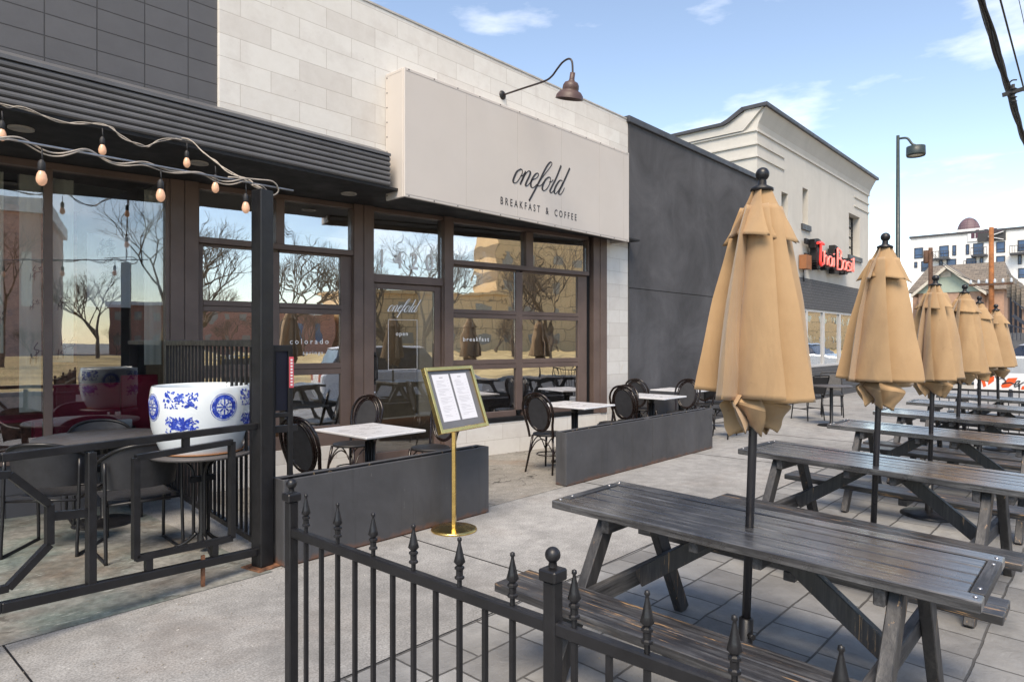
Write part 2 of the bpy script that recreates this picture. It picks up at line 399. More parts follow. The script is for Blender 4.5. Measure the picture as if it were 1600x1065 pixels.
def m_stone():
    m, n, b = base_mat('pale_limestone_tile'); v = vmap(n, (1, 1, 1), rot=(R(90), 0, 0))
    # use X and Z as the tile plane
    t = N(n, 'ShaderNodeTexCoord'); sp = N(n, 'ShaderNodeSeparateXYZ'); cb = N(n, 'ShaderNodeCombineXYZ')
    n.links.new(t.outputs['Object'], sp.inputs[0]); n.links.new(sp.outputs[0], cb.inputs[0]); n.links.new(sp.outputs[2], cb.inputs[1])
    bt = N(n, 'ShaderNodeTexBrick'); n.links.new(cb.outputs[0], bt.inputs['Vector'])
    bt.inputs['Scale'].default_value = 1; bt.inputs['Brick Width'].default_value = .60; bt.inputs['Row Height'].default_value = .205
    bt.inputs['Mortar Size'].default_value = .0022; bt.inputs['Mortar Smooth'].default_value = .1; bt.inputs['Bias'].default_value = -.35
    bt.inputs['Color1'].default_value = (.68, .66, .62, 1); bt.inputs['Color2'].default_value = (.55, .515, .475, 1); bt.inputs['Mortar'].default_value = (.42, .38, .34, 1)
    a = mix(n, .35, bt.outputs[0], ramp(n, noise(n, cb.outputs[0], 9, 8, .7), [(.3, .42), (.7, .62)]), 'OVERLAY')
    ye = ramp(n, noise(n, cb.outputs[0], 1.3, 5, .6, .5), [(.66, 0.0), (.74, .5)]); a = mix(n, ye, a, (.62, .48, .30))
    pk = ramp(n, noise(n, cb.outputs[0], 2.5, 6, .7), [(.5, 0.0), (.7, .4)]); a = mix(n, pk, a, (.50, .455, .42))
    ho = ramp(n, noise(n, cb.outputs[0], 38, 2, .5), [(.745, 0.0), (.77, .8)]); a = mix(n, ho, a, (.22, .19, .16))
    n.links.new(a, b.inputs['Base Color']); b.inputs['Roughness'].default_value = .7
    h = math_(n, 'SUBTRACT', 1, bt.outputs['Fac']); p = bump(n, b, h, .6, .003); bump(n, b, noise(n, cb.outputs[0], 30, 7, .7), .25, .006, p)
    return m
stone = m_stone()
def m_brickpaint(name, c, bw, rh, ms, off=.5, var=.12, rot=False):
    m, n, b = base_mat(name)
    t = N(n, 'ShaderNodeTexCoord'); sp = N(n, 'ShaderNodeSeparateXYZ'); cb = N(n, 'ShaderNodeCombineXYZ')
    n.links.new(t.outputs['Object'], sp.inputs[0]); n.links.new(sp.outputs[1 if rot else 0], cb.inputs[0]); n.links.new(sp.outputs[2], cb.inputs[1])
    bt = N(n, 'ShaderNodeTexBrick'); n.links.new(cb.outputs[0], bt.inputs['Vector']); bt.offset = off
    bt.inputs['Scale'].default_value = 1; bt.inputs['Brick Width'].default_value = bw; bt.inputs['Row Height'].default_value = rh
    bt.inputs['Mortar Size'].default_value = ms; bt.inputs['Mortar Smooth'].default_value = .4
    bt.inputs['Color1'].default_value = (*c, 1); bt.inputs['Color2'].default_value = (*(x*(1-var) for x in c), 1); bt.inputs['Mortar'].default_value = (*(x*.35 for x in c), 1)
    a = mix(n, .3, bt.outputs[0], ramp(n, noise(n, cb.outputs[0], 5, 7, .7), [(.3, .38), (.7, .62)]), 'OVERLAY')
    n.links.new(a, b.inputs['Base Color']); b.inputs['Roughness'].default_value = .6
    h = math_(n, 'SUBTRACT', 1, bt.outputs['Fac']); p = bump(n, b, h, .9, .006); bump(n, b, noise(n, cb.outputs[0], 60, 5, .7), .3, .004, p)
    return m
def m_planter():
    m, n, b = base_mat('grey_painted_steel'); v = vmap(n); c = (.064, .065, .071)
    a = ramp(n, noise(n, v, 1.4, 6, .65, .5), [(.3, tuple(x*.72 for x in c)), (.72, tuple(x*1.3 for x in c))])
    st = ramp(n, noise(n, vmap(n, (22, 22, .9)), 1.0, 5, .6), [(.56, 0.0), (.72, .55)]); a = mix(n, st, a, (.032, .031, .032))
    wt = ramp(n, noise(n, vmap(n, (18, 18, 3), loc=(3, 3, 3)), 1.0, 6, .7), [(.70, 0.0), (.74, .6)]); a = mix(n, wt, a, (.20, .195, .19))
    sc_ = ramp(n, noise(n, vmap(n, (1, 1, 1), loc=(8, 2, 5)), 17, 7, .75), [(.70, 0.0), (.73, .8)]); a = mix(n, sc_, a, (.24, .22, .20))
    # rusty splash band near the foot, with its own broken edge
    t = N(n, 'ShaderNodeTexCoord'); sp = N(n, 'ShaderNodeSeparateXYZ'); n.links.new(t.outputs['Object'], sp.inputs[0])
    h = math_(n, 'ADD', sp.outputs[2], math_(n, 'MULTIPLY', noise(n, v, 9, 7, .7), -.16))
    ru = ramp(n, math_(n, 'ADD', h, .08), [(.0, 1.0), (.045, 0.0)]); a = mix(n, math_(n, 'MULTIPLY', ru, .8), a, (.16, .075, .045))
    n.links.new(a, b.inputs['Base Color']); n.links.new(ramp(n, noise(n, v, 6, 5), [(.3, .38), (.7, .62)]), b.inputs['Roughness'])
    bump(n, b, noise(n, v, 45, 6, .7), .25, .004); return m
planterm = m_planter()
blockwall = m_brickpaint('dark_grey_painted_block', (.098, .098, .105), .35, .167, .005, off=0)
blockbase = m_brickpaint('dark_blue_grey_painted_block', (.062, .064, .075), .40, .2, .004, off=.5)
greybrick = m_brickpaint('grey_painted_brick', (.082, .083, .09), .22, .075, .006)
salbrick = m_brickpaint('salmon_brick', (.80, .50, .40), .22, .075, .008, var=.2)
redbrick = m_brickpaint('red_brick', (.62, .30, .21), .22, .075, .008, var=.3)
goldblock = m_brickpaint('golden_sandstone', (.80, .56, .30), 1.6, 1.7, .05, off=.3)
def m_stucco(name, c, streak=.25, rough=.85, lo=.78, hi=1.22):
    m, n, b = base_mat(name); v = vmap(n)
    a = ramp(n, noise(n, v, .9, 8, .7, .6), [(.3, tuple(x*lo for x in c)), (.72, tuple(min(1, x*hi) for x in c))])
    s = ramp(n, noise(n, vmap(n, (3.5, 3.5, .35)), 1.2, 6, .6), [(.45, 0.0), (.75, streak)]); a = mix(n, s, a, tuple(x*.7 for x in c))
    n.links.new(a, b.inputs['Base Color']); b.inputs['Roughness'].default_value = rough
    bump(n, b, noise(n, v, 70, 6, .7), .5, .006); return m
darkstucco = m_stucco('charcoal_stucco', (.058, .058, .063), lo=.68, hi=1.75)
lightstucco = m_stucco('off_white_stucco', (.57, .55, .505), .2, lo=.9, hi=1.06)
whitestucco = m_stucco('white_stucco', (.78, .77, .75), .15)
awnm = plain('cream_awning_vinyl', (.56, .515, .475), .55, 0, .03, 1.2, .05, 20)
fasciam = plain('grey_ribbed_metal', (.115, .115, .12), .42, .1, .10, 3, .06, 30)
soil = plain('dark_soil', (.05, .035, .025), .95, 0, .5, 30, .8, 60)
shingle = m_brickpaint('tan_shingle', (.23, .19, .15), .5, .22, .02, var=.35, rot=True)
salmon = plain('salmon_brick_wall', (.42, .26, .18), .8, 0, .1, 3)
palegreen = plain('pale_green_siding', (.36, .42, .34), .7, 0, .05, 3)
trimcream = plain('cream_trim', (.55, .50, .42), .6)
blueglass = plain('blue_window', (.05, .10, .20), .12, 0, .4, .25, 0)
bandark = plain('dark_banner', (.04, .04, .042), .6)
purple = m_brickpaint('purple_brown_metal_cladding', (.16, .10, .115), 2.0, .8, .06, off=0, rot=True)
greyconc = plain('grey_site_wall', (.10, .105, .115), .7)
drygrass = plain('dry_winter_grass', (.56, .42, .20), .95, 0, .4, .35, .6, 20)
barkm = plain('bare_bark', (.13, .095, .07), .9, 0, .3, 3)
grounddirt = m_concrete('pale_pavement', (.42, .39, .34), stain=.3, sc=.3)
carwhite = plain('white_car_paint', (.72, .72, .73), .25, 0, .01, 1, 0, spec=.8)
carsilver = plain('silver_car_paint', (.42, .45, .50), .25, .4, .02, 1, 0)
tyre = plain('tyre_rubber', (.015, .015, .015), .8)
chrome = plain('alloy_wheel', (.5, .5, .52), .3, .9)
carglass = plain('dark_car_glass', (.01, .015, .03), .06, 0, .1, 1, 0, spec=.9)
redl = plain('red_lens', (.4, .01, .01), .2)
def m_porcelain():
    m, n, b = base_mat('white_glazed_porcelain')
    b.inputs['Base Color'].default_value = (.68, .74, .78, 1); b.inputs['Roughness'].default_value = .08
    b.inputs['Coat Weight'].default_value = .4; return m
porcelain = m_porcelain()
def m_cobalt():
    m, n, b = base_mat('cobalt_blue_glaze'); v = vmap(n)
    a = ramp(n, noise(n, v, 45, 4, .6), [(.40, (.015, .035, .30)), (.56, (.03, .08, .48)), (.66, (.55, .62, .76))])
    n.links.new(a, b.inputs['Base Color']); b.inputs['Roughness'].default_value = .1; return m
cobalt = m_cobalt()

# ------------------------------------------------------------ ground and roads
def sheet(name, mat, x0, x1, ys, dz, nx=1):
    mb = MB(); xs = [x0+(x1-x0)*i/nx for i in range(nx+1)]
    vs = [(x, y, gz(y)+dz) for y in ys for x in xs]; k = nx+1
    mb.add(vs, [(j*k+i, j*k+i+1, (j+1)*k+i+1, (j+1)*k+i) for j in range(len(ys)-1) for i in range(nx)])
    o = mb.build(name, mat, fix=False); tag(o, kind='structure'); return o
# one sheet to the horizon, dropped below street level in front of the kerb
mb = MB(); ys = [600, 2.1, -2.5, -2.505, -600]; zs = [0, 0, -.1334, -.29, -.29]
mb.add([(x, y, z) for y, z in zip(ys, zs) for x in (-600, 600)], [(2*j, 2*j+2, 2*j+3, 2*j+1) for j in range(4)])
tag(mb.build('ground', concrete, fix=False), kind='structure')
sheet('slab_paving', pavers, 1.0, 13.6, [-2.35, 2.1, 2.64], .004)
sheet('patio_floor', greenfloor, -6, 2.28, [4.22, 7.6], .004)
sheet('rough_pavement', concrete_old, 2.9, 8.6, [4.37, 6.9], .004)
mb = MB(); mb.box(-80, 26, -2.66, -2.5, -.30, -.128)
tag(mb.build('kerb', curbm, bevel=.02), kind='structure')
mb = MB()
for x in (-1.8, .81, 3.40, 6.02, 8.6, 11.2, 13.8):
    mb.box(x-.004, x+.004, 2.66, 4.3 if x < 5 else 4.36, -.02, .0035)
mb.box(-4, 13.6, 2.640, 2.652, -.02, .0038)
tag(mb.build('pavement_joints', blackrub), kind='structure')
mb = MB(); mb.add([(-300, -2.66, -.285), (300, -2.66, -.285), (300, -13, -.285), (-300, -13, -.285)], [(0, 3, 2, 1)])
tag(mb.build('street', asphalt, fix=False), kind='structure')
mb = MB(); mb.add([(26, 300, .004), (38, 300, .004), (38, -2.5, .004), (26, -2.5, .004)], [(0, 3, 2, 1)])
tag(mb.build('side_road', grounddirt, fix=False), kind='structure')
mb = MB(); mb.box(-300, 300, -13.2, -13, -.30, -.14)
tag(mb.build('far_kerb', curbm), kind='structure')
mb = MB(); mb.add([(-300, -13.2, -.15), (300, -13.2, -.15), (300, -60, .2), (-300, -60, .2)], [(0, 3, 2, 1)])
tag(mb.build('lawn', drygrass, fix=False), kind='structure')
mb = MB()
for x in range(-60, 80, 9): mb.box(x, x+3, -7.9, -7.78, -.282, -.279)
tag(mb.build('road_marking', whitep), kind='structure')

# ------------------------------------------------------------ shop building (left) and cafe building
YF = 5.95
def XZ(px, py, Y=YF):
    p = onY(px, py, Y); return p.x, p.z
shop = empty('shop_building', (0, 6.5, 0), label='dark grey painted block shop with ribbed metal fascia and wide window on the left', cat='building')
cafe = empty('cafe_building', (5, 6.5, 0), label='pale stone tiled cafe with brown framed garage windows under the cream sign', cat='building')
CX0 = XZ(342, 80)[0]; CX1 = 9.45
PT = 5.17
# upper walls
mb = MB(); mb.box(-9, CX0-.001, YF+.03, YF+.3, 3.3, PT+.3); mb.build('wall', blockwall, shop, True)
mb = MB(); mb.box(CX0, CX1, YF, YF+.3, 3.22, PT); mb.build('wall', stone, cafe, True, bevel=.004)
mb = MB(); mb.box(CX0-.01, CX1, YF-.01, YF+.32, PT, PT+.02); mb.build('parapet_cap', plain('stone_cap', (.45, .43, .40), .7), cafe, True)
# yellow spalled patch
# fascia, sloped flashing
YC = 5.72
mb = MB(); F0 = 3.19; F1 = 3.50; nr = 6; poly = [(YC+.25, F0)]
for i in range(nr):
    z = F0+(F1-F0)*i/nr; h = (F1-F0)/nr
    poly += [(YC+.004, z), (YC-.012, z+h*.22), (YC-.014, z+h*.5), (YC-.004, z+h*.86), (YC+.014, z+h*.93)]
poly += [(YC, F1), (YC+.25, F1+.0)]
mb.prism(poly, 'x', -9, 4.42); mb.build('ribbed_fascia', fasciam, shop, True)
mb = MB(); mb.prism([(YC-.02, F1+.002), (YC-.02, F1+.03), (YF-.02, F1+.13), (YF-.001, F1+.13), (YF-.001, F1+.05), (YC+.2, F1+.002)], 'x', -9, 4.42)
mb.build('flashing', fasciam, shop, True)
mb = MB(); mb.box(-9, 2.7, YC+.01, 7.9, 3.16, 3.188); mb.build('soffit', darksoff, shop, True)
mb = MB(); mb.box(2.702, CX1, YC+.01, 7.4, 3.16, 3.188); mb.build('soffit', darksoff, cafe, True)
for px, py in ((33, 200), (310, 254)):
    p = G(px, py, 3.159); mb = MB(); mb.lathe([(.085, .0), (.085, -.012), (.06, -.012), (.055, .0)], p, 20)
    mb.lathe([(.001, -.003), (.056, -.003)], p, 20); mb.build('recessed_light', plain('light_trim', (.35, .33, .30), .4), shop, True)
for px, py in ((545, 302),):
    p = G(px, py, 3.159); mb = MB(); mb.lathe([(.085, .0), (.085, -.012), (.06, -.012), (.055, .0)], p, 20)
    mb.lathe([(.001, -.003), (.056, -.003)], p, 20); mb.build('recessed_light', MATS['light_trim'], cafe, True)
# bodies: back and side walls, roofs
mb = MB(); mb.box(-9, 2.68, 13.0, 13.2, 0, PT); mb.box(-9, -8.8, YF+.3, 13, 0, PT); mb.box(2.6, 2.68, 7.6, 13, 0, 3.16); mb.build('back_wall', darkstucco, shop, True)
mb = MB(); mb.box(-9, 2.68, YF+.3, 8.0, 4.6, 4.7); mb.box(-9, 2.68, 9.9, 13, 4.6, 4.7); mb.box(-9, -4, 8.0, 9.9, 4.6, 4.7); mb.build('roof', asphalt, shop, True)
mb = MB(); mb.box(-4, 2.68, 8.0, 9.9, 4.72, 4.73); mb.build('added_skylight', glass, shop, True)  # unseen roof glazing, added so daylight brightens the shop interior
mb = MB(); mb.box(2.69, 9.45, 13.0, 13.2, 0, PT); mb.box(9.3, 9.45, YF+.3, 13, 0, PT); mb.build('back_wall', lightstucco, cafe, True)
mb = MB(); mb.box(2.69, 9.3, YF+.3, 8.6, 4.6, 4.7); mb.box(2.69, 9.3, 10.9, 13, 4.6, 4.7); mb.build('roof', asphalt, cafe, True)
mb = MB(); mb.box(2.69, 9.3, 8.6, 10.9, 4.72, 4.73); mb.build('added_skylight', glass, cafe, True)  # invented roof opening under glass, lets sun and sky into the cafe room
# interiors
mb = MB(); mb.box(-8.8, 2.59, 9.6, 9.7, 0, 3.15); mb.build('interior_wall', brownint, shop, True)
mb = MB(T=SF); mb.box(-7, 1.25, -2.2, -.2, .04, .06); mb.build('interior_floor', woodint, shop, True)
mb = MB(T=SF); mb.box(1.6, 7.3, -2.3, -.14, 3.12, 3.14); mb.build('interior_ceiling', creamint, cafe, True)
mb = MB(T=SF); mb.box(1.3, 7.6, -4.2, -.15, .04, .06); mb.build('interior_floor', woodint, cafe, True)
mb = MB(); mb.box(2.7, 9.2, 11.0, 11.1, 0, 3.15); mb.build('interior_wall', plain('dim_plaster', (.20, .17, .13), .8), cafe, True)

# storefront frames. s runs along the glazing, o towards the street
def bars(lst, name, mat, parent, o0=-.05, o1=.035, bevel=.003):
    mb = MB(T=SF)
    for s0, s1, z0, z1, *oo in lst:
        a, b = (oo if oo else (o0, o1)); mb.box(s0, s1, a, b, z0, z1)
    return mb.build(name, mat, parent, True, bevel=bevel)
def pane(s0, s1, z0, z1, mat, parent, o=-.03):
    mb = MB(T=SF); mb.box(s0, s1, o-.006, o, z0, z1); return mb.build('pane', mat, parent, True)
# left shop window
wf = bars([(.312, .378, .53, 3.10), (1.303, 1.34, .50, 3.16), (-3.3, 1.302, 3.10, 3.16), (-1.3, -1.23, .53, 3.10), (-3.36, -3.29, .5, 3.1)], 'shop_window', brown, shop)
bars([(-3.36, 1.34, .47, .53, -.1, .06)], 'window_sill', brown, shop)
pane(-3.29, -1.30, .531, 3.10, glass, wf); pane(-1.23, .312, .531, 3.10, glass, wf); pane(.378, 1.303, .531, 3.10, glass, wf)
bars([(-7.5, 1.60, -.02, .469, -.2, .02)], 'base_wall', blockbase, shop)
bars([(-7.5, -3.361, .47, 3.16, -.2, .0)], 'base_wall', blockbase, shop)
# cafe: pillars
bars([(1.341, 1.47, .0, 3.16, -.1, .05), (1.472, 1.60, .0, 3.16, -.1, .06)], 'pillar', brown, cafe)
bars([(3.30, 3.42, .0, 3.16, -.12, .05), (3.423, 3.55, .0, 3.16, -.12, .06)], 'pillar', brown, cafe)
bars([(4.552, 4.69, .0, 3.16, -.12, .055)], 'pillar', brown, cafe)
bars([(7.283, 7.42, .44, 3.16, -.12, .04), (7.423, 7.567, .44, 3.16, -.12, .05)], 'pillar', brown, cafe)
bars([(7.19, 7.283, .5, 3.16, -.14, -.05)], 'dark_reveal', blackrub, cafe)
# transoms
def transom(s0, m0, m1, s1, z0=2.615, z1=3.105):
    f = bars([(s0, s1, 2.555, z0), (s0, s1, z1, 3.16, -.05, .02), (s0, s0+.012, z0, z1), (m0, m1, z0, z1), (s1-.012, s1, z0, z1)], 'transom_window', brown, cafe)
    pane(s0+.012, m0, z0, z1, glassw, f); pane(m1, s1-.012, z0, z1, glassw, f)
transom(1.60, 2.393, 2.485, 3.30); transom(4.69, 5.934, 6.065, 7.19)
def garage(s0, c0, c1, c2, c3, s1):
    rows = [(.58, 1.17), (1.30, 1.86), (1.975, 2.53)]
    o = (-.085, -.02)
    l = [(s0, c0, .50, 2.553, *o), (c3, s1, .50, 2.553, *o), (c1, c2, .58, 2.53, *o)]
    for a, b in ((c0, c1), (c2, c3)):
        l += [(a, b, .50, .58, *o), (a, b, 1.17, 1.233, *o), (a, b, 1.237, 1.30, *o), (a, b, 1.86, 1.915, *o), (a, b, 1.919, 1.975, *o), (a, b, 2.53, 2.553, *o)]
    f = bars(l, 'garage_window', brown, cafe, bevel=.004)
    for a, b in ((c0, c1), (c2, c3)):
        for z0, z1 in rows: pane(a, b, z0, z1, glassw, f, -.05)
    return f
gw1 = garage(1.60, 1.66, 2.37, 2.449, 3.165, 3.30); gw2 = garage(4.69, 4.707, 5.794, 5.911, 7.008, 7.19)
# black shadow gap above the sections is real: sections sit back from the header
bars([(1.60, 3.30, .36, .499, -.12, .03)], 'window_sill', brown, cafe)
bars([(4.69, 7.283, .44, .50, -.12, .04)], 'window_sill', blackrub, cafe)
stone2 = stone
bars([(1.60, 3.30, -.02, .358, -.2, .045), (4.69, 7.60, -.02, .438, -.2, .03)], 'knee_wall', stone, cafe)
mb = MB(); q = SF(7.567, 0, 0); mb.box(q.x, CX1, YF+.002, YF+.25, 0, 3.22); mb.build('pier', stone, cafe, True, bevel=.004)
# door
df = bars([(3.55, 4.552, 2.262, 2.36, -.09, .03), (3.55, 3.566, .0, 2.262, -.09, .03), (4.535, 4.552, .0, 2.262, -.09, .03), (3.55, 4.552, 3.108, 3.16, -.05, .02)], 'door_frame', brown, cafe)
pane(3.55, 4.552, 2.36, 3.107, glassw, df)
dr = bars([(3.57, 3.612, .03, 2.255, -.07, -.01), (4.442, 4.53, .03, 2.255, -.07, -.01), (3.612, 4.442, 2.19, 2.255, -.07, -.01), (3.612, 4.442, .03, .20, -.07, -.01)], 'door', brown, cafe)
pane(3.612, 4.442, .20, 2.19, glass, dr, -.04)
mb = MB(T=SF); mb.tube([(3.59, -.01, 1.08), (3.59, .06, 1.10), (3.59, .06, 1.36), (3.59, -.01, 1.38)], .011, 8); mb.box(3.576, 3.604, -.009, -.002, 1.03, 1.42)
mb.build('handle', blackrub, dr, True)
mb = MB(T=SF); mb.lathe([(.001, .006), (.016, .006), (.018, 0)], (0, 0, 0), 12)
mb = MB(); mb.lathe([(.001, .008), (.014, .008), (.017, 0)], SF(3.592, -.008, .93), 12, axis=(NN[0], NN[1], 0)); mb.build('lock', chrome, dr, True)
# lettering on the glass
def glass_text(name, txt, size, s, z, parent, o=-.028, sx=1, sp=1.0, off=0):
    M = frameM(SF(s, o, z), (TT[0], TT[1], 0), (0, 0, 1))
    return text_mesh(name, txt, size, whiteink, parent, M, .0008, sp, sx, offset=off)
for i_, c_ in enumerate('1420'): glass_text('street_digit', c_, .30, 3.70+i_*.225, 2.455, df, -.026, .82, 1, .003)
glass_text('opening_hours', 'open', .075, 3.98, 1.62, dr, -.036, 1, 1.2)
mb = MB(T=SF)
for a in ((3.79, 4.20, 1.815, 1.819), (3.79, 4.20, 1.20, 1.204), (3.79, 3.794, 1.2, 1.819), (4.196, 4.20, 1.2, 1.819)): mb.box(a[0], a[1], -.039, -.037, a[2], a[3])
mb.build('notice_outline', whiteink, dr, True)
glass_text('lettering', 'catering', .085, 2.02, 1.365, gw1, -.048, 1, 1.7)
glass_text('lettering', 'colorado', .085, 2.80, 1.52, gw1, -.048, 1, 1.5)
glass_text('lettering', 'springs', .06, 2.84, 1.40, gw1, -.048, 1, 1.4)
glass_text('lettering', 'breakfast', .085, 5.12, 1.55, gw2, -.048, 1, 1.35)

# script wordmark strokes (survey coordinates of the lettering on the sign face)
STR = [
 [(325,235),(270,270),(232,340),(210,410),(225,442),(262,435),(310,370),(347,295),(345,250),(325,235)],
 [(318,340),(350,335),(385,290)], [(400,272),(358,370),(315,465)],
 [(335,425),(385,330),(425,275),(452,264),(470,290),(450,350),(412,430),(398,478),(415,492),(450,460)],
 [(450,460),(500,402),(560,372),(594,325),(580,298),(545,315),(500,380),(476,450),(485,505),(520,512),(570,465)],
 [(610,420),(690,310),(770,205),(797,155),(776,130),(735,170),(680,265),(600,430),(520,585),(450,715)],
 [(560,470),(600,492),(640,470),(668,430)],
 [(745,358),(700,395),(662,470),(650,530),(672,560),(712,540),(758,465),(777,395),(768,362),(745,358)],
 [(755,430),(785,430),(815,395)],
 [(935,183),(860,370),(778,535),(768,575),(790,592),(832,548)],
 [(955,412),(915,408),(862,480),(832,560),(838,600),(862,600),(912,530),(962,430)],
 [(1065,222),(960,460),(905,570),(903,610),(925,617),(960,575),(985,518)]]
def script_mesh(mp, mb, wmin, wmax, T):
    for st in STR:
        pts = smooth_pts([(*mp(*p), 0) for p in st], 6)
        L_, R_ = [], []
        for i, p in enumerate(pts):
            d = (pts[min(i+1, len(pts)-1)]-pts[max(i-1, 0)]).normalized()
            h = max(0, -d.y)**1.5; wd = wmin+(wmax-wmin)*h
            # taper only thin ends
            nrm = Vector((-d.y, d.x, 0)); L_.append(p+nrm*wd/2); R_.append(p-nrm*wd/2)
        n = len(pts)
        vs = [T(a.x, a.y, 0) for a in L_]+[T(a.x, a.y, 0) for a in R_]+[T(a.x, a.y, .003) for a in L_]+[T(a.x, a.y, .003) for a in R_]
        fs = []
        for i in range(n-1):
            fs += [(2*n+i, 2*n+i+1, 3*n+i+1, 3*n+i), (i, n+i, n+i+1, i+1), (i, i+1, 2*n+i+1, 2*n+i), (n+i, 3*n+i, 3*n+i+1, n+i+1)]
        fs += [(0, 2*n, 3*n, n), (n-1, 2*n-1, 4*n-1, 3*n-1)]
        mb.add(vs, fs)
YA = 5.622
def mp_sign(x, y):
    p = onY(780+x/9.68, 240+y/9.68, YA); return p.x, p.z
# ------------------------------------------------------------ cream sign box
AX0 = XZ(632, 200, YA)[0]; AX1 = XZ(983, 300, YA)[0]
AZ1 = XZ(632, 104, YA)[1]; AZ0 = 3.085
aw = empty('sign_box', ((AX0+AX1)/2, YF, AZ0), label='cream box awning sign with dark script lettering over the cafe windows', cat='sign')
mb = MB(); mb.box(AX0, AX1, YA, YA+.03, AZ0, AZ1); mb.box(AX0, AX0+.03, YA+.03, YF-.003, AZ0, AZ1); mb.box(AX1-.03, AX1, YA+.03, YF-.003, AZ0, AZ1); mb.box(AX0+.03, AX1-.03, YA+.03, YF-.003, AZ1-.03, AZ1)
mb.build('cover', awnm, aw, True, bevel=.006)
mb = MB()
for x in (5.45, 6.35, 7.25, 8.15, 8.8): mb.box(x-.0016, x+.0016, YA-.0012, YA+.001, AZ0+.03, AZ1-.03)
mb.box(AX0+.02, AX1-.02, YA-.0025, YA, AZ1-.035, AZ1-.031); mb.box(AX0+.02, AX1-.02, YA-.0025, YA, AZ0+.031, AZ0+.035)
mb.box(AX0-.002, AX0+.001, YA+.05, YF-.02, AZ1-.035, AZ1-.031)
mb.build('seam', plain('seam_thread', (.47, .43, .40), .7), aw, True)
mb = MB()
for i in range(13):
    x = AX0+.06+i*(AX1-AX0-.12)/12
    for z in (AZ0+.015, AZ1-.015): mb.lathe([(.001, .004), (.007, .004), (.008, 0)], (x, YA, z), 8, axis=(0, -1, 0))
for i in range(9): mb.lathe([(.001, .004), (.007, .004), (.008, 0)], (AX0, YF-.03, AZ0+.05+i*(AZ1-AZ0-.1)/8), 8, axis=(-1, 0, 0))
mb.build('screw', ink, aw, True)
mb = MB(); script_mesh(mp_sign, mb, .012, .034, lambda a, b, o: Vector((a, YA-.001-o, b))); mb.build('wordmark', ink, aw, True)
cxt = (XZ(774, 313, YA)[0]+XZ(903, 337, YA)[0])/2
for wd_, dx_ in (('BREAKFAST', -.375), ('&', .155), ('COFFEE', .56)):
    text_mesh('tagline', wd_, .128, ink, aw, frameM((cxt+dx_, YA-.002, 3.235), (1, 0, 0), (0, 0, 1)), .001, 1.72, .74, offset=.0008)
mb = MB(); mb.box(AX0+.03, AX1-.03, YA+.03, YF-.003, AZ0+.06, AZ0+.08); mb.build('underside', darksoff, aw, True)
# same wordmark on the door
mb = MB()
xa, za = mp_sign(205, 440); xb, zb = mp_sign(1070, 440)
kx = .47/(xb-xa)
script_mesh(mp_sign, mb, .012, .036, lambda a, b, o: SF(3.785+(a-xa)*kx, -.036+o*.3, 1.915+(b-za)*kx))
mb.build('wordmark', whiteink, dr, True)

# gooseneck lamp
gl = onY(785, 149, YF); lamp = empty('gooseneck_lamp', gl, label='brown gooseneck barn lamp arching out above the cream sign box', cat='lamp')
mb = MB(); mb.lathe([(.001, .03), (.03, .03), (.055, .012), (.06, 0)], gl, 20, axis=(0, -1, 0)); mb.build('wall_plate', blackrub, lamp, True)
Yl = 4.84
pts = smooth_pts([gl+Vector((0, -.02, 0)), (gl.x, 5.6, gl.z), (gl.x, 5.25, gl.z), (gl.x, 5.13, gl.z+.03), (gl.x, 5.04, gl.z+.10), (gl.x, 4.96, gl.z+.155), (gl.x, Yl+.03, gl.z+.17), (gl.x, Yl-.02, gl.z+.12), (gl.x, Yl-.03, gl.z-.02)], 6)
mb = MB(); mb.tube(pts, .012, 10); mb.build('arm', plain('lamp_brown', (.03, .018, .015), .4), lamp, True)
mb = MB(); ax = Vector((-.10, -.25, 1)).normalized(); q = .86
mb.lathe([(r*q, z*q) for r, z in [(.001, 0), (.035, 0), (.037, -.09), (.046, -.11), (.09, -.13), (.112, -.17), (.115, -.215), (.11, -.235), (.15, -.255), (.185, -.30), (.195, -.345), (.197, -.35), (.18, -.345), (.15, -.28), (.09, -.21), (.001, -.20)]], Vector((gl.x, Yl-.03, gl.z-.01)), 28, axis=ax)
mb.build('shade', plain('lamp_shade_brown', (.085, .048, .042), .45, 0, .1, 3, .04), lamp, True)

# ------------------------------------------------------------ charcoal building
gb = empty('charcoal_building', (12, 8, 0), label='windowless charcoal stucco wall between the cafe and the cream restaurant', cat='building')
GX1 = 15.0
mb = MB(); mb.box(9.453, GX1, YF-.02, YF+.3, 2.43, PT-.05); mb.box(9.453, GX1, YF-.02, YF+.3, 0, 2.418); mb.box(9.453, GX1, YF, YF+.29, 2.41, 2.44); mb.build('wall', darkstucco, gb, True)
mb = MB(); mb.box(9.46, GX1, 13, 13.2, 0, PT-.1); mb.build('back_wall', darkstucco, gb, True)
mb = MB(); mb.box(9.4, GX1, YF-.06, YF+.36, PT-.049, PT+.06); mb.build('coping', coping, gb, True, bevel=.01)
mb = MB(); mb.box(9.46, GX1, YF+.3, 13, 4.5, 4.6); mb.build('roof', asphalt, gb, True)
mb = MB(); mb.lathe([(.001, .7), (.12, .7), (.12, .62), (.07, .6), (.07, 0)], (11.7, 7.2, 4.6), 14); mb.build('roof_vent', galv, gb, True)

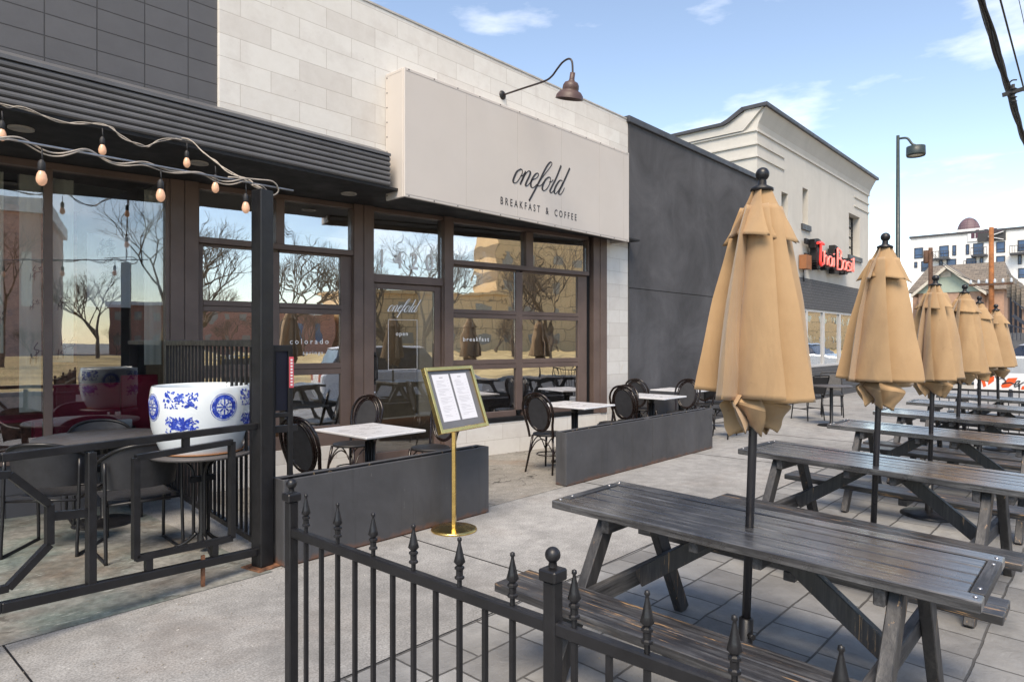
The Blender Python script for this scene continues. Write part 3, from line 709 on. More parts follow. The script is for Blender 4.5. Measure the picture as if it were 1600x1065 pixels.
# ------------------------------------------------------------ restaurant with neon sign
TX0 = XZ(1183, 300)[0]; TX1 = XZ(1357, 300)[0]; TZ = 6.28
tb = empty('restaurant_building', ((TX0+TX1)/2, 8, 0), label='two storey off white stucco restaurant with cornice and dark grey brick band', cat='building')
GB0 = XZ(1258, 482)[1]; GB1 = XZ(1250, 433)[1]
wins = []
for (xa_, xb_, ya_, yb_) in ((1221, 1231, 299, 372), (1254, 1262.5, 292.6, 350), (1326.4, 1343.4, 332, 398)):
    x0, z1 = XZ(xa_, ya_); x1 = XZ(xb_, ya_)[0]; z0 = XZ(xa_, yb_)[1]; wins.append((x0, x1, z0, z1))
# front wall with real openings
mb = MB(); x = TX0; Yt = YF
for x0, x1, z0, z1 in wins:
    mb.box(x, x0, Yt, Yt+.3, GB1, TZ); mb.box(x0, x1, Yt, Yt+.3, GB1, z0); mb.box(x0, x1, Yt, Yt+.3, z1, TZ); x = x1
mb.box(x, TX1, Yt, Yt+.3, GB1, TZ)
mb.box(TX0, TX0+.3, Yt+.3, 20, 0, TZ); mb.box(TX1-.3, TX1, Yt+.3, 20, 0, TZ); mb.box(TX0, TX1, 19.9, 20.2, 0, TZ)
mb.build('wall', lightstucco, tb, True)
# coved parapet front, stepped return on the side
TP = 6.72
mb = MB(); mb.prism([(Yt+.3, TZ), (Yt, TZ), (Yt-.03, TZ+.12), (Yt-.10, TZ+.26), (Yt-.2, TP), (Yt+.3, TP)], 'x', TX0-.0, TX1+.12)
mb.prism([(Yt-.15, TP), (Yt+.25, TP), (Yt+.62, TP-.2), (Yt+.75, TZ+.2), (20, TZ+.2), (20, TZ), (Yt+.3, TZ)], 'x', TX0-.06, TX0+.3)
mb.build('parapet', lightstucco, tb, True)
mb = MB(); mb.box(TX0-.1, TX1+.2, Yt-.26, Yt+.3, TP+.002, TP+.08); mb.prism([(Yt+.3, TP), (Yt+.3, TP+.08), (Yt+.66, TP-.12), (Yt+.8, TZ+.27), (20, TZ+.27), (20, TZ+.2), (Yt+.75, TZ+.2), (Yt+.62, TP-.2), (Yt+.25, TP)], 'x', TX0-.12, TX0+.32)
mb.build('coping', coping, tb, True)
mb = MB(); mb.box(TX0-.03, TX1+.03, Yt-.035, Yt-.001, TZ-.07, TZ-.015)
for dz in (.30, .58):
    mb.box(TX0-.03, TX0+1.6, Yt-.03, Yt-.001, TZ-.05-dz, TZ-.01-dz); mb.box(TX1-1.6, TX1+.02, Yt-.03, Yt-.001, TZ-.05-dz, TZ-.01-dz)
for dz in (0, .30, .58): mb.box(TX0-.035, TX0-.002, Yt-.001, 20, TZ-.05-dz, TZ-.01-dz)
mb.build('moulding', lightstucco, tb, True)
for i, (x0, x1, z0, z1) in enumerate(wins):
    f = MB(); f.box(x0, x0+.05, Yt+.2, Yt+.25, z0, z1); f.box(x1-.05, x1, Yt+.2, Yt+.25, z0, z1)
    nm = 4 if i == 2 else 1
    for k in range(nm+1):
        z = z0+(z1-z0-.05)*k/nm; f.box(x0+.05, x1-.05, Yt+.2, Yt+.25, z, z+.05)
    if i == 2: f.box((x0+x1)/2-.02, (x0+x1)/2+.02, Yt+.205, Yt+.245, z0, z1)
    fo = f.build('window', blackrub, tb, True); p = MB(); p.box(x0, x1, Yt+.22, Yt+.226, z0, z1); p.build('pane', glass, fo, True)
    s_ = MB(); s_.box(x0-.12, x1+.12, Yt-.05, Yt+.1, z0-.14, z0-.001); s_.build('window_sill', coping, tb, True)
SW0 = .87; SWX = [17.35, 18.0, 19.35, 20.8, 22.2, 23.2]
mb = MB(); mb.box(TX0-.01, TX1+.01, Yt-.02, Yt+.28, GB0, GB1-.001)
mb.box(TX0-.01, SWX[0], Yt-.02, Yt+.28, 0, GB0); mb.box(SWX[-1], TX1+.01, Yt-.02, Yt+.28, 0, GB0); mb.box(SWX[0], SWX[-1], Yt-.02, Yt+.28, 0, SW0)
mb.build('brick_band', greybrick, tb, True)
alum = plain('silver_window_frame', (.52, .52, .52), .4, 0, .03)
for i in range(len(SWX)-1):
    x0, x1 = SWX[i], SWX[i+1]
    f = MB(); f.box(x0, x0+.06, Yt+.0, Yt+.08, SW0, GB0); f.box(x1-.06, x1, Yt+.0, Yt+.08, SW0, GB0); f.box(x0+.06, x1-.06, Yt+.0, Yt+.08, SW0, SW0+.06); f.box(x0+.06, x1-.06, Yt+.0, Yt+.08, GB0-.06, GB0)
    fo = f.build('window', alum, tb, True); p = MB(); p.box(x0+.06, x1-.06, Yt+.04, Yt+.046, SW0+.06, GB0-.06); p.build('pane', glassw, fo, True)
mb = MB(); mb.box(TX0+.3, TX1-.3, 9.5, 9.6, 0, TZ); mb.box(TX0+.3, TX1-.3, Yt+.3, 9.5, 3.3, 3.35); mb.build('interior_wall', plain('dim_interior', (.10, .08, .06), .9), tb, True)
mb = MB(); mb.box(TX0+.3, TX1-.3, Yt+.3, 19.9, TZ-.2, TZ-.1); mb.build('roof', asphalt, tb, True)
mb = MB(); mb.box(TX1+.005, TX1+.25, Yt+.4, Yt+.6, 5.15, 5.3); mb.build('floodlight', blackrub, tb, True)

# neon sign: hand drawn letter strokes
sgx0, sgz1 = XZ(1277, 378, YF-.3); sgx1 = XZ(1335, 400, YF-.3)[0]; sgz0 = XZ(1277, 413, YF-.3)[1]
ns_ = empty('neon_sign', ((sgx0+sgx1)/2, YF, sgz0), label='red neon lettering on black channel letters fixed to the cream wall', cat='sign')
LET = {'T': ([[(0, .95), (.25, 1.02), (.5, .98)], [(.26, 1.0), (.24, .5), (.22, .12), (.30, 0), (.42, .10)]], .50, 1),
 'h': ([[(.05, .8), (.04, .02)], [(.05, .42), (.18, .55), (.28, .42), (.30, .02)]], .38, .72),
 'a': ([[(.32, .52), (.12, .56), (.02, .3), (.12, .04), (.30, .12), (.33, .5), (.36, .02)]], .42, .72),
 'i': ([[(.08, .55), (.08, .02)], [(.08, .74), (.08, .80)]], .20, .72),
 'B': ([[(.08, 1.0), (.06, .02)], [(.08, 1.0), (.38, .92), (.36, .62), (.10, .55)], [(.10, .55), (.48, .48), (.46, .08), (.06, .02)]], .56, 1),
 's': ([[(.30, .52), (.10, .56), (.06, .38), (.28, .28), (.30, .08), (.04, .02)]], .38, .72),
 'l': ([[(.08, .9), (.06, .02)]], .2, .9)}
SWid = sgx1-sgx0; SH = sgz1-sgz0; tot = sum(LET[c][1] for c in 'ThaiBasil')+.14; sx_ = SWid/tot; xx = sgx0
for i, c in enumerate('ThaiBasil'):
    if i == 4: xx += .14*sx_
    st, wd, h = LET[c]; k = SH*(1.0 if c in 'TB' else .80); dz = 0 if c in 'TB' else SH*.06
    b_ = MB(); tb_ = MB()
    for s0 in st:
        pp = smooth_pts([(xx+p[0]*sx_, YF-.31, sgz0+dz+p[1]*k) for p in s0], 4)
        tb_.tube(pp, .024 if c != 'T' else .036, 6)
        for a, b in zip(pp[:-1], pp[1:]): b_.bar(a+Vector((0, .15, 0)), b+Vector((0, .15, 0)), .22, .16, up=(0, 1, 0))
    lo = b_.build('letter', blackrub, ns_, True); tb_.build('neon_tube', neonp if c != 'T' else neon, lo, True)
    xx += wd*sx_
mb = MB(); mb.box(sgx0-.5, sgx0-.12, YF-.2, YF-.022, sgz1-.7, sgz1-.35); mb.build('power_box', plain('rusty_orange_box', (.30, .12, .05), .7), ns_, True)
mb = MB(); mb.box(sgx0-.3, sgx1, YF-.10, YF-.07, sgz0+SH*.35, sgz0+SH*.5); mb.box(sgx0-.3, sgx0+.5, YF-.12, YF-.07, sgz1-.05, sgz1+.08)
for x in (sgx0, (sgx0+sgx1)/2, sgx1-.1): mb.box(x, x+.05, YF-.07, YF, sgz0+SH*.35, sgz0+SH*.5)
mb.build('raceway', blackrub, ns_, True)
mb = MB(); mb.tube(smooth_pts([(sgx0-.2, YF-.03, sgz1-.7), (sgx0-.16, YF-.03, sgz1-1.0), (sgx0-.2, YF-.03, GB1+.05)], 4), .012, 6); mb.build('cable', wireblack, ns_, True)

# ------------------------------------------------------------ planters
def planter(x0, x1, y0, y1, h, label, seam=None):
    o = empty('planter_box', ((x0+x1)/2, (y0+y1)/2, 0), label=label, cat='planter', group='long grey steel planters along the cafe terrace')
    mb = MB(); t = .012
    segs = [x0]+([seam] if seam else [])+[x1]
    for a, b in zip(segs[:-1], segs[1:]):
        a2 = a+(.003 if a != x0 else 0); b2 = b-(.003 if b != x1 else 0)
        mb.box(a2, b2, y0, y0+t, .01, h); mb.box(a2, b2, y1-t, y1, .01, h); mb.box(a2, a2+t, y0+t, y1-t, .01, h); mb.box(b2-t, b2, y0+t, y1-t, .01, h)
        mb.box(a2+t, b2-t, y0+t, y0+.035, h-.012, h-.002); mb.box(a2+t, b2-t, y1-.035, y1-t, h-.012, h-.002)
    mb.build('trough', planterm, o, True, bevel=.003)
    mb = MB(); n = 40
    vs = []
    for i in range(n+1):
        for y in (y0+t, (y0+y1)/2, y1-t): vs.append((x0+t+(x1-x0-2*t)*i/n, y, h-.06+random.uniform(-.012, .012)))
    mb.add(vs, [(i*3+j, i*3+3+j, i*3+4+j, i*3+1+j) for i in range(n) for j in range(2)]); mb.build('soil', soil, o, True)
    mb = MB()
    for k in range(16):
        x = random.uniform(x0+.1, x1-.1); y = random.uniform(y0+.03, y1-.03); a = random.uniform(0, 6.28)
        mb.tube([(x, y, h-.05), (x+.05*math.cos(a), y+.02*math.sin(a), h-.02+random.uniform(0, .03)), (x+.1*math.cos(a), y+.03*math.sin(a), h-.03)], .0018, 4)
    tag(mb.build('dry_stalk', plain('dry_stalk', (.28, .2, .12), .9), o, True), kind='stuff')
    mb = MB(); mb.box(x0+.02, x1-.02, y0+.01, y1-.01, 0, .009); mb.build('base', rust_iron, o, True)
planter(2.37, 4.385, 4.23, 4.39, .60, 'long grey steel planter box behind the brass menu stand')
planter(5.70, 9.18, 4.355, 4.50, .578, 'grey steel planter box with a centre seam in front of the round back chairs', seam=7.49)

# ------------------------------------------------------------ cafe tables and chairs
def make_table():
    r = empty('cafe_table', cat='table')
    mb = MB(); mb.box(-.33, .33, -.40, .40, .722, .745); mb.build('tabletop', whitetop, r, bevel=.006)
    mb = MB(); mb.lathe([(.001, .72), (.10, .72), (.10, .70), (.045, .69), (.05, .66), (.036, .64), (.038, .2), (.05, .17), (.05, .1), (.08, .07), (.09, .03)], (0, 0, 0), 20)
    for k in range(10):
        a = k*math.pi/5; mb.tube([(.04*math.cos(a), .04*math.sin(a), .2), (.04*math.cos(a), .04*math.sin(a), .64)], .006, 5)
    mb.build('pedestal', iron, r)
    mb = MB()
    for k in range(4):
        a = k*math.pi/2+math.pi/4; mb.bar((.05*math.cos(a), .05*math.sin(a), .05), (.30*math.cos(a), .30*math.sin(a), .02), .05, .035)
    mb.build('base', iron, r, bevel=.005)
    return r
TBL = make_table()
tl = [((3.70, 5.08, 0), 0, 'white square cafe table nearest the camera behind the menu stand'),
      ((6.93, 5.16, 0), 0, 'white cafe table just behind the left end of the seamed planter'),
      ((8.77, 5.12, 0), 0, 'white cafe table behind the middle of the seamed planter beside the stone pier'),
      ((10.25, 5.42, 0), 0, 'small white cafe table furthest back against the charcoal wall')]
for i, (p, a, lb) in enumerate(tl): place(TBL, i > 0, p, a, lb, 'white cafe tables along the storefront')
it = place(TBL, True, (SF(2.75, -.55, .06)), R(-9.5), 'white table just inside the lower garage window left of the door', 'white cafe tables along the storefront')
it['group'] = 'tables inside the cafe'

def make_chair():
    r = empty('bistro_chair', cat='chair')
    mb = MB(); mb.lathe([(.001, .462), (.17, .462), (.198, .455), (.203, .445), (.198, .432), (.001, .43)], (0, 0, 0), 28); mb.build('seat', chairblack, r)
    def bk(y, z): return (-.185-(z-.45)*.24, y, z)
    outer = smooth_pts([bk(-.165, .42), bk(-.175, .55), bk(-.205, .70), bk(-.195, .82), bk(-.12, .915), bk(0, .945), bk(.12, .915), bk(.195, .82), bk(.205, .70), bk(.175, .55), bk(.165, .42)], 5)
    mb = MB(); mb.tube(outer, .015, 8); mb.build('back_frame', rattan, r)
    inner = [bk(.142*math.cos(a), .705+.20*math.sin(a)) for a in [2*math.pi*k/36 for k in range(36)]]
    mb = MB(); mb.tube(inner, .012, 8, closed=True)
    mid = [bk(.168*math.cos(a), .71+.216*math.sin(a)) for a in [2*math.pi*k/36 for k in range(36)]]
    mb.tube(mid, .010, 6, closed=True); mb.build('back_ring', rattan, r)
    mb = MB(); mb.add([(p[0]+.004, p[1], p[2]) for p in inner]+[(p[0]-.004, p[1], p[2]) for p in inner], [tuple(range(36)), tuple(range(71, 35, -1))]+[(k, (k+1) % 36, 36+(k+1) % 36, 36+k) for k in range(36)])
    mb.build('back_panel', meshgrey, r)
    for sx, sy in ((1, 1), (1, -1), (-1, 1), (-1, -1)):
        mb = MB(); mb.tube([(.15*sx, .14*sy, .44), (.175*sx, .165*sy, .25), (.205*sx-(.03 if sx < 0 else 0), .19*sy, 0)], [.015, .014, .011], 8); mb.build('leg', rattan, r)
    mb = MB(); mb.lathe([(.150, .20), (.162, .20), (.162, .212), (.150, .212), (.150, .20)], (0, 0, 0), 24)
    for a in range(4):
        t = a*math.pi/2; c, s = math.cos(t), math.sin(t)
        f = lambda x, y, z: (x*c-y*s, x*s+y*c, z)
        mb.tube(smooth_pts([f(.17, -.16, .24), f(.17, -.09, .35), f(.165, 0, .40), f(.17, .09, .35), f(.17, .16, .24)], 4), .007, 6)
    mb.build('stretcher', rattan, r)
    return r
CH = make_chair(); g = 'round back cane chairs at the cafe tables'
cl = [((3.10, 4.90), 12, 'round back cane chair left of the nearest white table, close behind the near planter'),
      ((4.22, 6.12), 196, 'round back cane chair near the door pillar, its oval back edge on'),
      ((4.62, 5.30), 188, 'round back cane chair half hidden behind the brass menu stand'),
      ((6.28, 5.05), 6, 'round back cane chair standing clear at the left end of the seamed planter'),
      ((7.66, 5.05), 176, 'round back cane chair facing left at the right side of the seamed planter\'s first table'),
      ((8.05, 5.00), 4, 'round back cane chair pushed up left of the middle white table at the pier'),
      ((9.52, 5.05), 182, 'round back cane chair right of the white table behind the seamed planter'),
      ((9.60, 5.75), 5, 'low dark cane chair left of the furthest white table by the charcoal wall'),
      ((10.95, 5.45), 180, 'round back cane chair right of the furthest white table by the charcoal wall')]
for i, (p, a, lb) in enumerate(cl): place(CH, i > 0, (*p, .0), R(a), lb, g)
ic = place(CH, True, SF(3.15, -.75, .06), R(180), 'cane chair seen dimly through the garage window beside the inside table', 'chairs inside the cafe')
for k, (s, o) in enumerate(((5.35, -.9), (6.4, -1.1))):
    place(CH, True, SF(s, o, .06), R(100+60*k), ['cane chair seen dimly behind the left panes of the right garage window', 'cane chair seen dimly behind the right panes of the right garage window'][k], 'chairs inside the cafe')
# square back outdoor chairs further along
def make_chair2():
    r = empty('cafe_chair', cat='chair')
    mb = MB(); mb.box(-.2, .22, -.21, .21, .435, .46); mb.build('seat', chairblack, r, bevel=.008)
    mb = MB(); mb.tube(smooth_pts([(-.2, -.2, .44), (-.27, -.205, .65), (-.36, -.19, .86), (-.37, -.1, .885), (-.37, .1, .885), (-.36, .19, .86), (-.27, .205, .65), (-.2, .2, .44)], 4), .014, 8); mb.build('back_frame', iron, r)
    mb = MB(); mb.add([(-.225, -.19, .52), (-.225, .19, .52), (-.345, .18, .85), (-.345, -.18, .85), (-.235, -.19, .52), (-.235, .19, .52), (-.355, .18, .85), (-.355, -.18, .85)], [(0,1,2,3),(7,6,5,4),(0,4,5,1),(1,5,6,2),(2,6,7,3),(3,7,4,0)]); mb.build('back_panel', chairblack, r)
    for sx, sy in ((1, 1), (1, -1), (-1, 1), (-1, -1)):
        mb = MB(); mb.tube([(.18*sx, .18*sy, .44), (.23*sx, .2*sy, 0)], [.014, .011], 8); mb.build('leg', iron, r)
    mb = MB()
    for y in (-.19, .19): mb.tube([(-.205, y, .22), (.205, y, .22)], .009, 6); mb.tube(smooth_pts([(.2, y, .3), (.12, y, .40), (0, y, .43)], 3), .008, 6)
    mb.tube([(0, -.19, .22), (0, .19, .22)], .009, 6); mb.build('stretcher', iron, r)
    return r
C2 = make_chair2()
fl = [(G(1144, 683), 150, 'black square back chair left of the big umbrella beyond the planters'),
      (G(1262, 655), 60, 'black square back chair mostly hidden by the big umbrella near the restaurant'),
      (G(1300, 650), 200, 'black square back chair seen side on below the restaurant windows'),
      (G(1122, 668), 20, 'black square back chair tucked behind the right end of the seamed planter')]
for i, (p, a, lb) in enumerate(fl): place(C2, i > 0, p, R(a), lb, 'black square back chairs further along the terrace')
def round_table(name, c, r, mat, label, ornate=False):
    o = empty('bistro_table', c, label=label, cat='table', group='round black bistro tables')
    mb = MB(); mb.lathe([(.001, .74), (r-.008, .74), (r, .733), (r, .722), (r-.01, .715), (.001, .715)], (0, 0, 0), 48); mb.build('tabletop', mat, o)
    mb = MB()
    if ornate:
        mb.lathe([(.03, .71), (.03, .66), (.024, .64), (.024, .16), (.035, .12), (.035, .04)], (0, 0, 0), 12)
        for k in range(3):
            a = k*2.094+.4; c_, s_ = math.cos(a), math.sin(a)
            mb.tube(smooth_pts([(.06*c_, .06*s_, .12), (.06*c_, .06*s_, .35), (.06*c_, .06*s_, .58), (.12*c_, .12*s_, .66), (.2*c_, .2*s_, .71)], 4), .012, 7)
            mb.tube(smooth_pts([(.04*c_, .04*s_, .14), (.12*c_, .12*s_, .07), (.26*c_, .26*s_, .012)], 4), .014, 7)
        mb.box(-.09, .09, -.02, .02, .52, .56)
    else: mb.lathe([(.035, .715), (.03, .68), (.03, .06), (.05, .04), (.22, .022), (.24, 0)], (0, 0, 0), 28)
    mb.build('pedestal', iron, o); return o
round_table('t', (13.1, 3.9, 0), .35, greytop, 'dark round table on the far terrace behind the big umbrella')
round_table('t', (1.93, 6.42, 0.004), .52, greytop, 'large dark round table beside the shop window on the green floor')
PT_ = G(316, 705, .74); round_table('t', (PT_.x, PT_.y, .004), .355, greytop, 'small round table with stone rim carrying the porcelain planter', True)

# metal armchairs on the green floor
def make_arm():
    r = empty('metal_armchair', cat='chair')
    for s in (-1, 1):
        mb = MB(); mb.tube(smooth_pts([(-.20, .25*s, .70), (-.22, .25*s, .3), (-.24, .25*s, .03), (-.20, .25*s, .011), (.2, .25*s, .011), (.24, .25*s, .03), (.23, .25*s, .35), (.21, .25*s, .60), (.20, .25*s, .655)], 4), .012, 8); mb.build('sled_frame', iron, r)
    mb = MB(); mb.box(-.17, .2, -.222, -.24, .4, .42); mb.tube([(.2, -.24, .43), (.2, .24, .43)], .010, 8); mb.tube([(-.2, -.24, .40), (-.2, .24, .40)], .010, 8); mb.build('seat_rail', iron, r)
    mb = MB(); vs = []
    for i in range(9):
        x = .2-i*.05
        for j in range(7): vs.append((x, -.225+.075*j, .435-.018*math.sin(math.pi*i/8)-.012*math.sin(math.pi*j/6)))
    mb.add(vs, [(i*7+j, i*7+j+1, i*7+8+j, i*7+7+j) for i in range(8) for j in range(6)], True); mb.build('seat', meshgrey, r)
    arc = smooth_pts([(.20, .25, .655), (.02, .262, .67), (-.14, .255, .72), (-.25, .19, .785), (-.305, .09, .815), (-.315, 0, .82), (-.305, -.09, .815), (-.25, -.19, .785), (-.14, -.255, .72), (.02, -.262, .67), (.20, -.25, .655)], 4)
    mb = MB(); mb.tube(arc, .013, 8); mb.build('back_frame', iron, r)
    arc = [p for p in arc if p[0] < -.12]; m = len(arc)
    mb = MB(); vs = [(p[0]+.004, p[1], p[2]-.01) for p in arc]+[(p[0]*.78+.01, p[1]*.92, .50) for p in arc]
    mb.add(vs, [(k, k+1, m+k+1, m+k) for k in range(m-1)], True); mb.build('back_panel', meshgrey, r)
    return r
AR = make_arm()
al = [((1.46, 5.90, .004), 50, 'black metal armchair left of the large round table behind the railing'),
      ((1.84, 5.40, .004), 85, 'black metal armchair between the round table and the table with the planter'),
      ((2.0, 6.66, .004), 262, 'black metal armchair between the large round table and the shop window')]
for i, (p, a, lb) in enumerate(al): place(AR, i > 0, p, R(a), lb, 'black metal armchairs on the green floor')

# ------------------------------------------------------------ porcelain planter
pt = empty('porcelain_planter', (PT_.x, PT_.y, .745), label='blue and white porcelain fish bowl planter on the small round table', cat='planter')
prof = [(.001, .03), (.25, .03), (.255, 0), (.265, 0), (.276, .02), (.305, .09), (.335, .19), (.345, .30), (.350, .38), (.340, .45), (.335, .475), (.330, .485), (.318, .485), (.312, .47), (.322, .38), (.30, .2), (.24, .07), (.001, .06)]
mb = MB(); mb.lathe([(r*1.0, z) for r, z in prof], (0, 0, 0), 64); mb.build('bowl', porcelain, pt)
def brad(z):
    for (r0, z0), (r1, z1) in zip(prof[3:11], prof[4:12]):
        if z0 <= z <= z1: return r0+(r1-r0)*(z-z0)/(z1-z0)
    return .34
def bpt(a, z, e=.0022): r = brad(z)+e; return (r*math.cos(a), r*math.sin(a), z)
va = math.atan2(-PT_.y, -PT_.x)
def decal(shape_pts, ac, zc, name='motif'):
    # shape_pts: list of polygons in metres (x along the rim, y up)
    mb = MB()
    for poly in shape_pts:
        cx = sum(p[0] for p in poly)/len(poly); cy = sum(p[1] for p in poly)/len(poly); n = len(poly)
        vs = [bpt(ac-cx/.345, zc+cy, .0025)]+[bpt(ac-p[0]/.345, zc+p[1], .0015) for p in poly]
        mb.add(vs, [(0, 1+i, 1+(i+1) % n) for i in range(n)])
    mb.build(name, cobalt, pt)
def circ(cx, cy, r, n=14, ry=None, rot=0):
    ry = ry or r
    return [(cx+r*math.cos(2*math.pi*k/n)*math.cos(rot)-ry*math.sin(2*math.pi*k/n)*math.sin(rot), cy+r*math.cos(2*math.pi*k/n)*math.sin(rot)+ry*math.sin(2*math.pi*k/n)*math.cos(rot)) for k in range(n)]
def ring(cx, cy, r0, r1, n=32):
    out = []
    for k in range(n):
        a, b = 2*math.pi*k/n, 2*math.pi*(k+1)/n
        out.append([(cx+r0*math.cos(a), cy+r0*math.sin(a)), (cx+r1*math.cos(a), cy+r1*math.sin(a)), (cx+r1*math.cos(b), cy+r1*math.sin(b)), (cx+r0*math.cos(b), cy+r0*math.sin(b))])
    return out
med = ring(0, 0, .092, .096)+ring(0, 0, .055, .086)+[circ(.030*math.cos(k*.785), .030*math.sin(k*.785), .018, 10, .006, k*.785) for k in range(8)]+[circ(0, 0, .012)]
med += [circ(.048*math.cos(k*.524), .048*math.sin(k*.524), .006, 8) for k in range(12)]
random.seed(3)
flo = []
for cx in (0,):
    flo += [circ(.02*math.cos(k*1.05), .045+.018*math.sin(k*1.05), .016, 10, .010, k*1.05) for k in range(6)]+[circ(0, .045, .010)]
for k in range(80):
    x = random.uniform(-.12, .12); y = random.uniform(-.03, .085); flo.append(circ(x, y, random.uniform(.006, .013), 8, random.uniform(.004, .007), random.uniform(0, 3)))
flo += [circ(-.075, .0, .026, 12, .016, .5), circ(-.05, -.015, .02, 12, .012, -.4), circ(.095, .055, .022, 12, .013, .4), circ(.08, .02, .016, 10, .010, 1)]
flo2 = []
for k in range(9): a = R(20+17.5*k); flo2.append(circ(.045*math.cos(a), -.03+.045*math.sin(a), .05, 10, .011, a))
for k in range(80):
    x = random.uniform(-.12, .12); y = random.uniform(-.07, .055); flo2.append(circ(x, y, random.uniform(.005, .012), 8, random.uniform(.004, .007), random.uniform(0, 3)))
flo2 += [circ(.09, .02, .025, 12, .012, -.5), circ(-.085, -.02, .022, 12, .012, .6), circ(-.06, .045, .03, 10, .006, -.5), circ(.05, .05, .03, 10, .006, .5)]
for k in range(4):
    a = va+.73+k*math.pi/2
    decal(med, a-.36+.05, .345); decal(flo, a+.42, .375); decal(flo2, a+.42, .225)
mb = MB(); mb.lathe([(.001, .0), (.26, .0), (.275, .012), (.27, .016), (.001, .012)], (0, 0, -.003), 40)
mb = MB(); mb.lathe([(.256, -.001), (.285, .004), (.29, .014), (.282, .014), (.262, .006)], (0, 0, 0), 40); mb.build('saucer', terracotta, pt)

# ------------------------------------------------------------ menu stand
fw = Vector((CA, SA, 0)); rt = Vector((SA, -CA, 0)); MK = .945
ew = (fw*math.cos(R(33))+rt*math.sin(R(33))).normalized(); bkv = (fw*math.sin(R(33))-rt*math.cos(R(33))).normalized()
upv = (bkv*.186+Vector((0, 0, .523))).normalized(); nv = ew.cross(upv).normalized()
if nv.dot(fw) > 0: nv = -nv
bc = Vector((0, 0, CAMH))+(rt*(-.58)+fw*5.5+Vector((0, 0, -.75))+ew*.33+upv*.275)*MK
mc = Vector((bc.x, bc.y, 0))+bkv*.03+ew*.0; ms = empty('menu_stand', mc, label='polished brass menu stand on a round base in front of the near planter', cat='sign stand')
mb = MB(); mb.lathe([(.001, .035), (.03, .035), (.17, .022), (.187, .016), (.19, .006), (.187, 0), (.001, 0)], mc, 48); mb.build('base', brass, ms, True)
mb = MB(); mb.bar(mc+Vector((0, 0, .03)), mc+Vector((0, .0, .92)), .032, .05, up=(.8, .6, 0)); mb.build('pole', brass, ms, True, bevel=.003)
BM = lambda a, b, o: bc + (ew*a + upv*b)*MK + nv*o
def on_board(name, mat, parent, boxes, bevel=0):
    mb = MB(T=BM)
    for q in boxes: mb.box(*q)
    return mb.build(name, mat, parent, True, bevel=bevel)
on_board('frame', brass, ms, [(-.337, -.305, -.285, .285, -.03, .012), (.305, .337, -.285, .285, -.03, .012), (-.305, .305, .253, .285, -.03, .012), (-.305, .305, -.285, -.253, -.03, .012)], .003)
on_board('backing', menugrey, ms, [(-.306, .306, -.254, .254, -.02, -.008)])
for sx in (-.135, .118):
    pg = on_board('menu_page', paper, ms, [(sx-.112, sx+.112, -.19, .222, -.0075, -.006)])
    random.seed(int(sx*1000)); lines = []
    for k in range(26):
        b = .165-k*.0125
        if k % 6 == 5: continue
        lines.append((sx-.085+random.uniform(0, .02), sx+.03+random.uniform(-.05, .05), b-.0012, b+.0012, -.0058, -.0054))
        if k % 2 == 0: lines.append((sx+.07, sx+.083, b-.0012, b+.0012, -.0058, -.0054))
    lines.append((sx-.025, sx+.025, .188, .197, -.0058, -.0054))
    on_board('printed_lines', plain('pale_grey_print', (.40, .40, .43), .8, 0, 0, 5, 0), pg, lines)
mb = MB(); mb.bar((mc.x, mc.y, .90), tuple(bc-nv*.035-upv*.1), .04, .04); mb.build('bracket', brass, ms, True)

# ------------------------------------------------------------ iron fence with spear finials
def finial(mb, x, y, z, s=1):
    mb.lathe([(.007, 0), (.007, .03*s), (.014, .034*s), (.014, .042*s), (.010, .046*s), (.010, .066*s), (.014, .070*s), (.014, .078*s), (.008, .084*s)], (x, y, z), 8, smooth=False)
    mb.lathe([(.008, .083*s), (.017, .096*s), (.013, .115*s), (.0045, .165*s), (.004, .172*s), (.007, .177*s), (.006, .187*s), (.001, .19*s)], (x, y, z), 8)
def iron_fence(X, Ya, Yb, zr, posts, nb, label, slope=.029, dens=None):
    o = empty('iron_fence', (X, Ya, gz(Ya)), label=label, cat='fence')
    dirs = 1 if Yb > Ya else -1; L_ = abs(Yb-Ya)
    zt = lambda y: zr
    mb = MB(); mb.bar((X, Ya, zr-.016), (X, Yb, zr-.016), .028, .034); mb.build('top_rail', iron, o, True, bevel=.004)
    mb = MB(); mb.bar((X, Ya, gz(Ya)+.12), (X, Yb, gz(Yb)+.12), .034, .034); mb.build('bottom_rail', iron, o, True, bevel=.004)
    for y in posts:
        mb = MB(); mb.box(X-.019, X+.019, y-.019, y+.019, gz(y), zr+.10); mb.box(X-.027, X+.027, y-.027, y+.027, zr+.10, zr+.13)
        p = mb.build('post', iron, o, True, bevel=.004)
        mb = MB(); mb.lathe([(.012, .134), (.010, .146)]+[(.020*math.sin(t), .164-.020*math.cos(t)) for t in [math.pi*k/10 for k in range(2, 11)]], (X, y, zr), 18); mb.build('ball', iron, p, True)
    k = 0; y = Ya
    step = L_/nb
    for i in range(nb+1):
        y = Ya+dirs*step*i
        if min(abs(y-p) for p in posts) < step*.4: k = 0; continue
        k += 1
        mb = MB(); mb.box(X-.0066, X+.0066, y-.0066, y+.0066, gz(y)+.10, zr-.03)
        b = mb.build('bar', iron, o, True)
        if k % 2 == 1:
            mb = MB(); finial(mb, X, y, zr-.002, .76); mb.build('finial', iron, b, True)
    return o
iron_fence(1.325, 2.31, -1.25, .85, (2.31, 1.055, -.15, -1.25), 35, 'black iron spear top fence running across the near foreground')
iron_fence(13.2, 2.35, -2.2, .77, (2.35, .0, -2.2), 34, 'black iron spear top fence beyond the last picnic table')

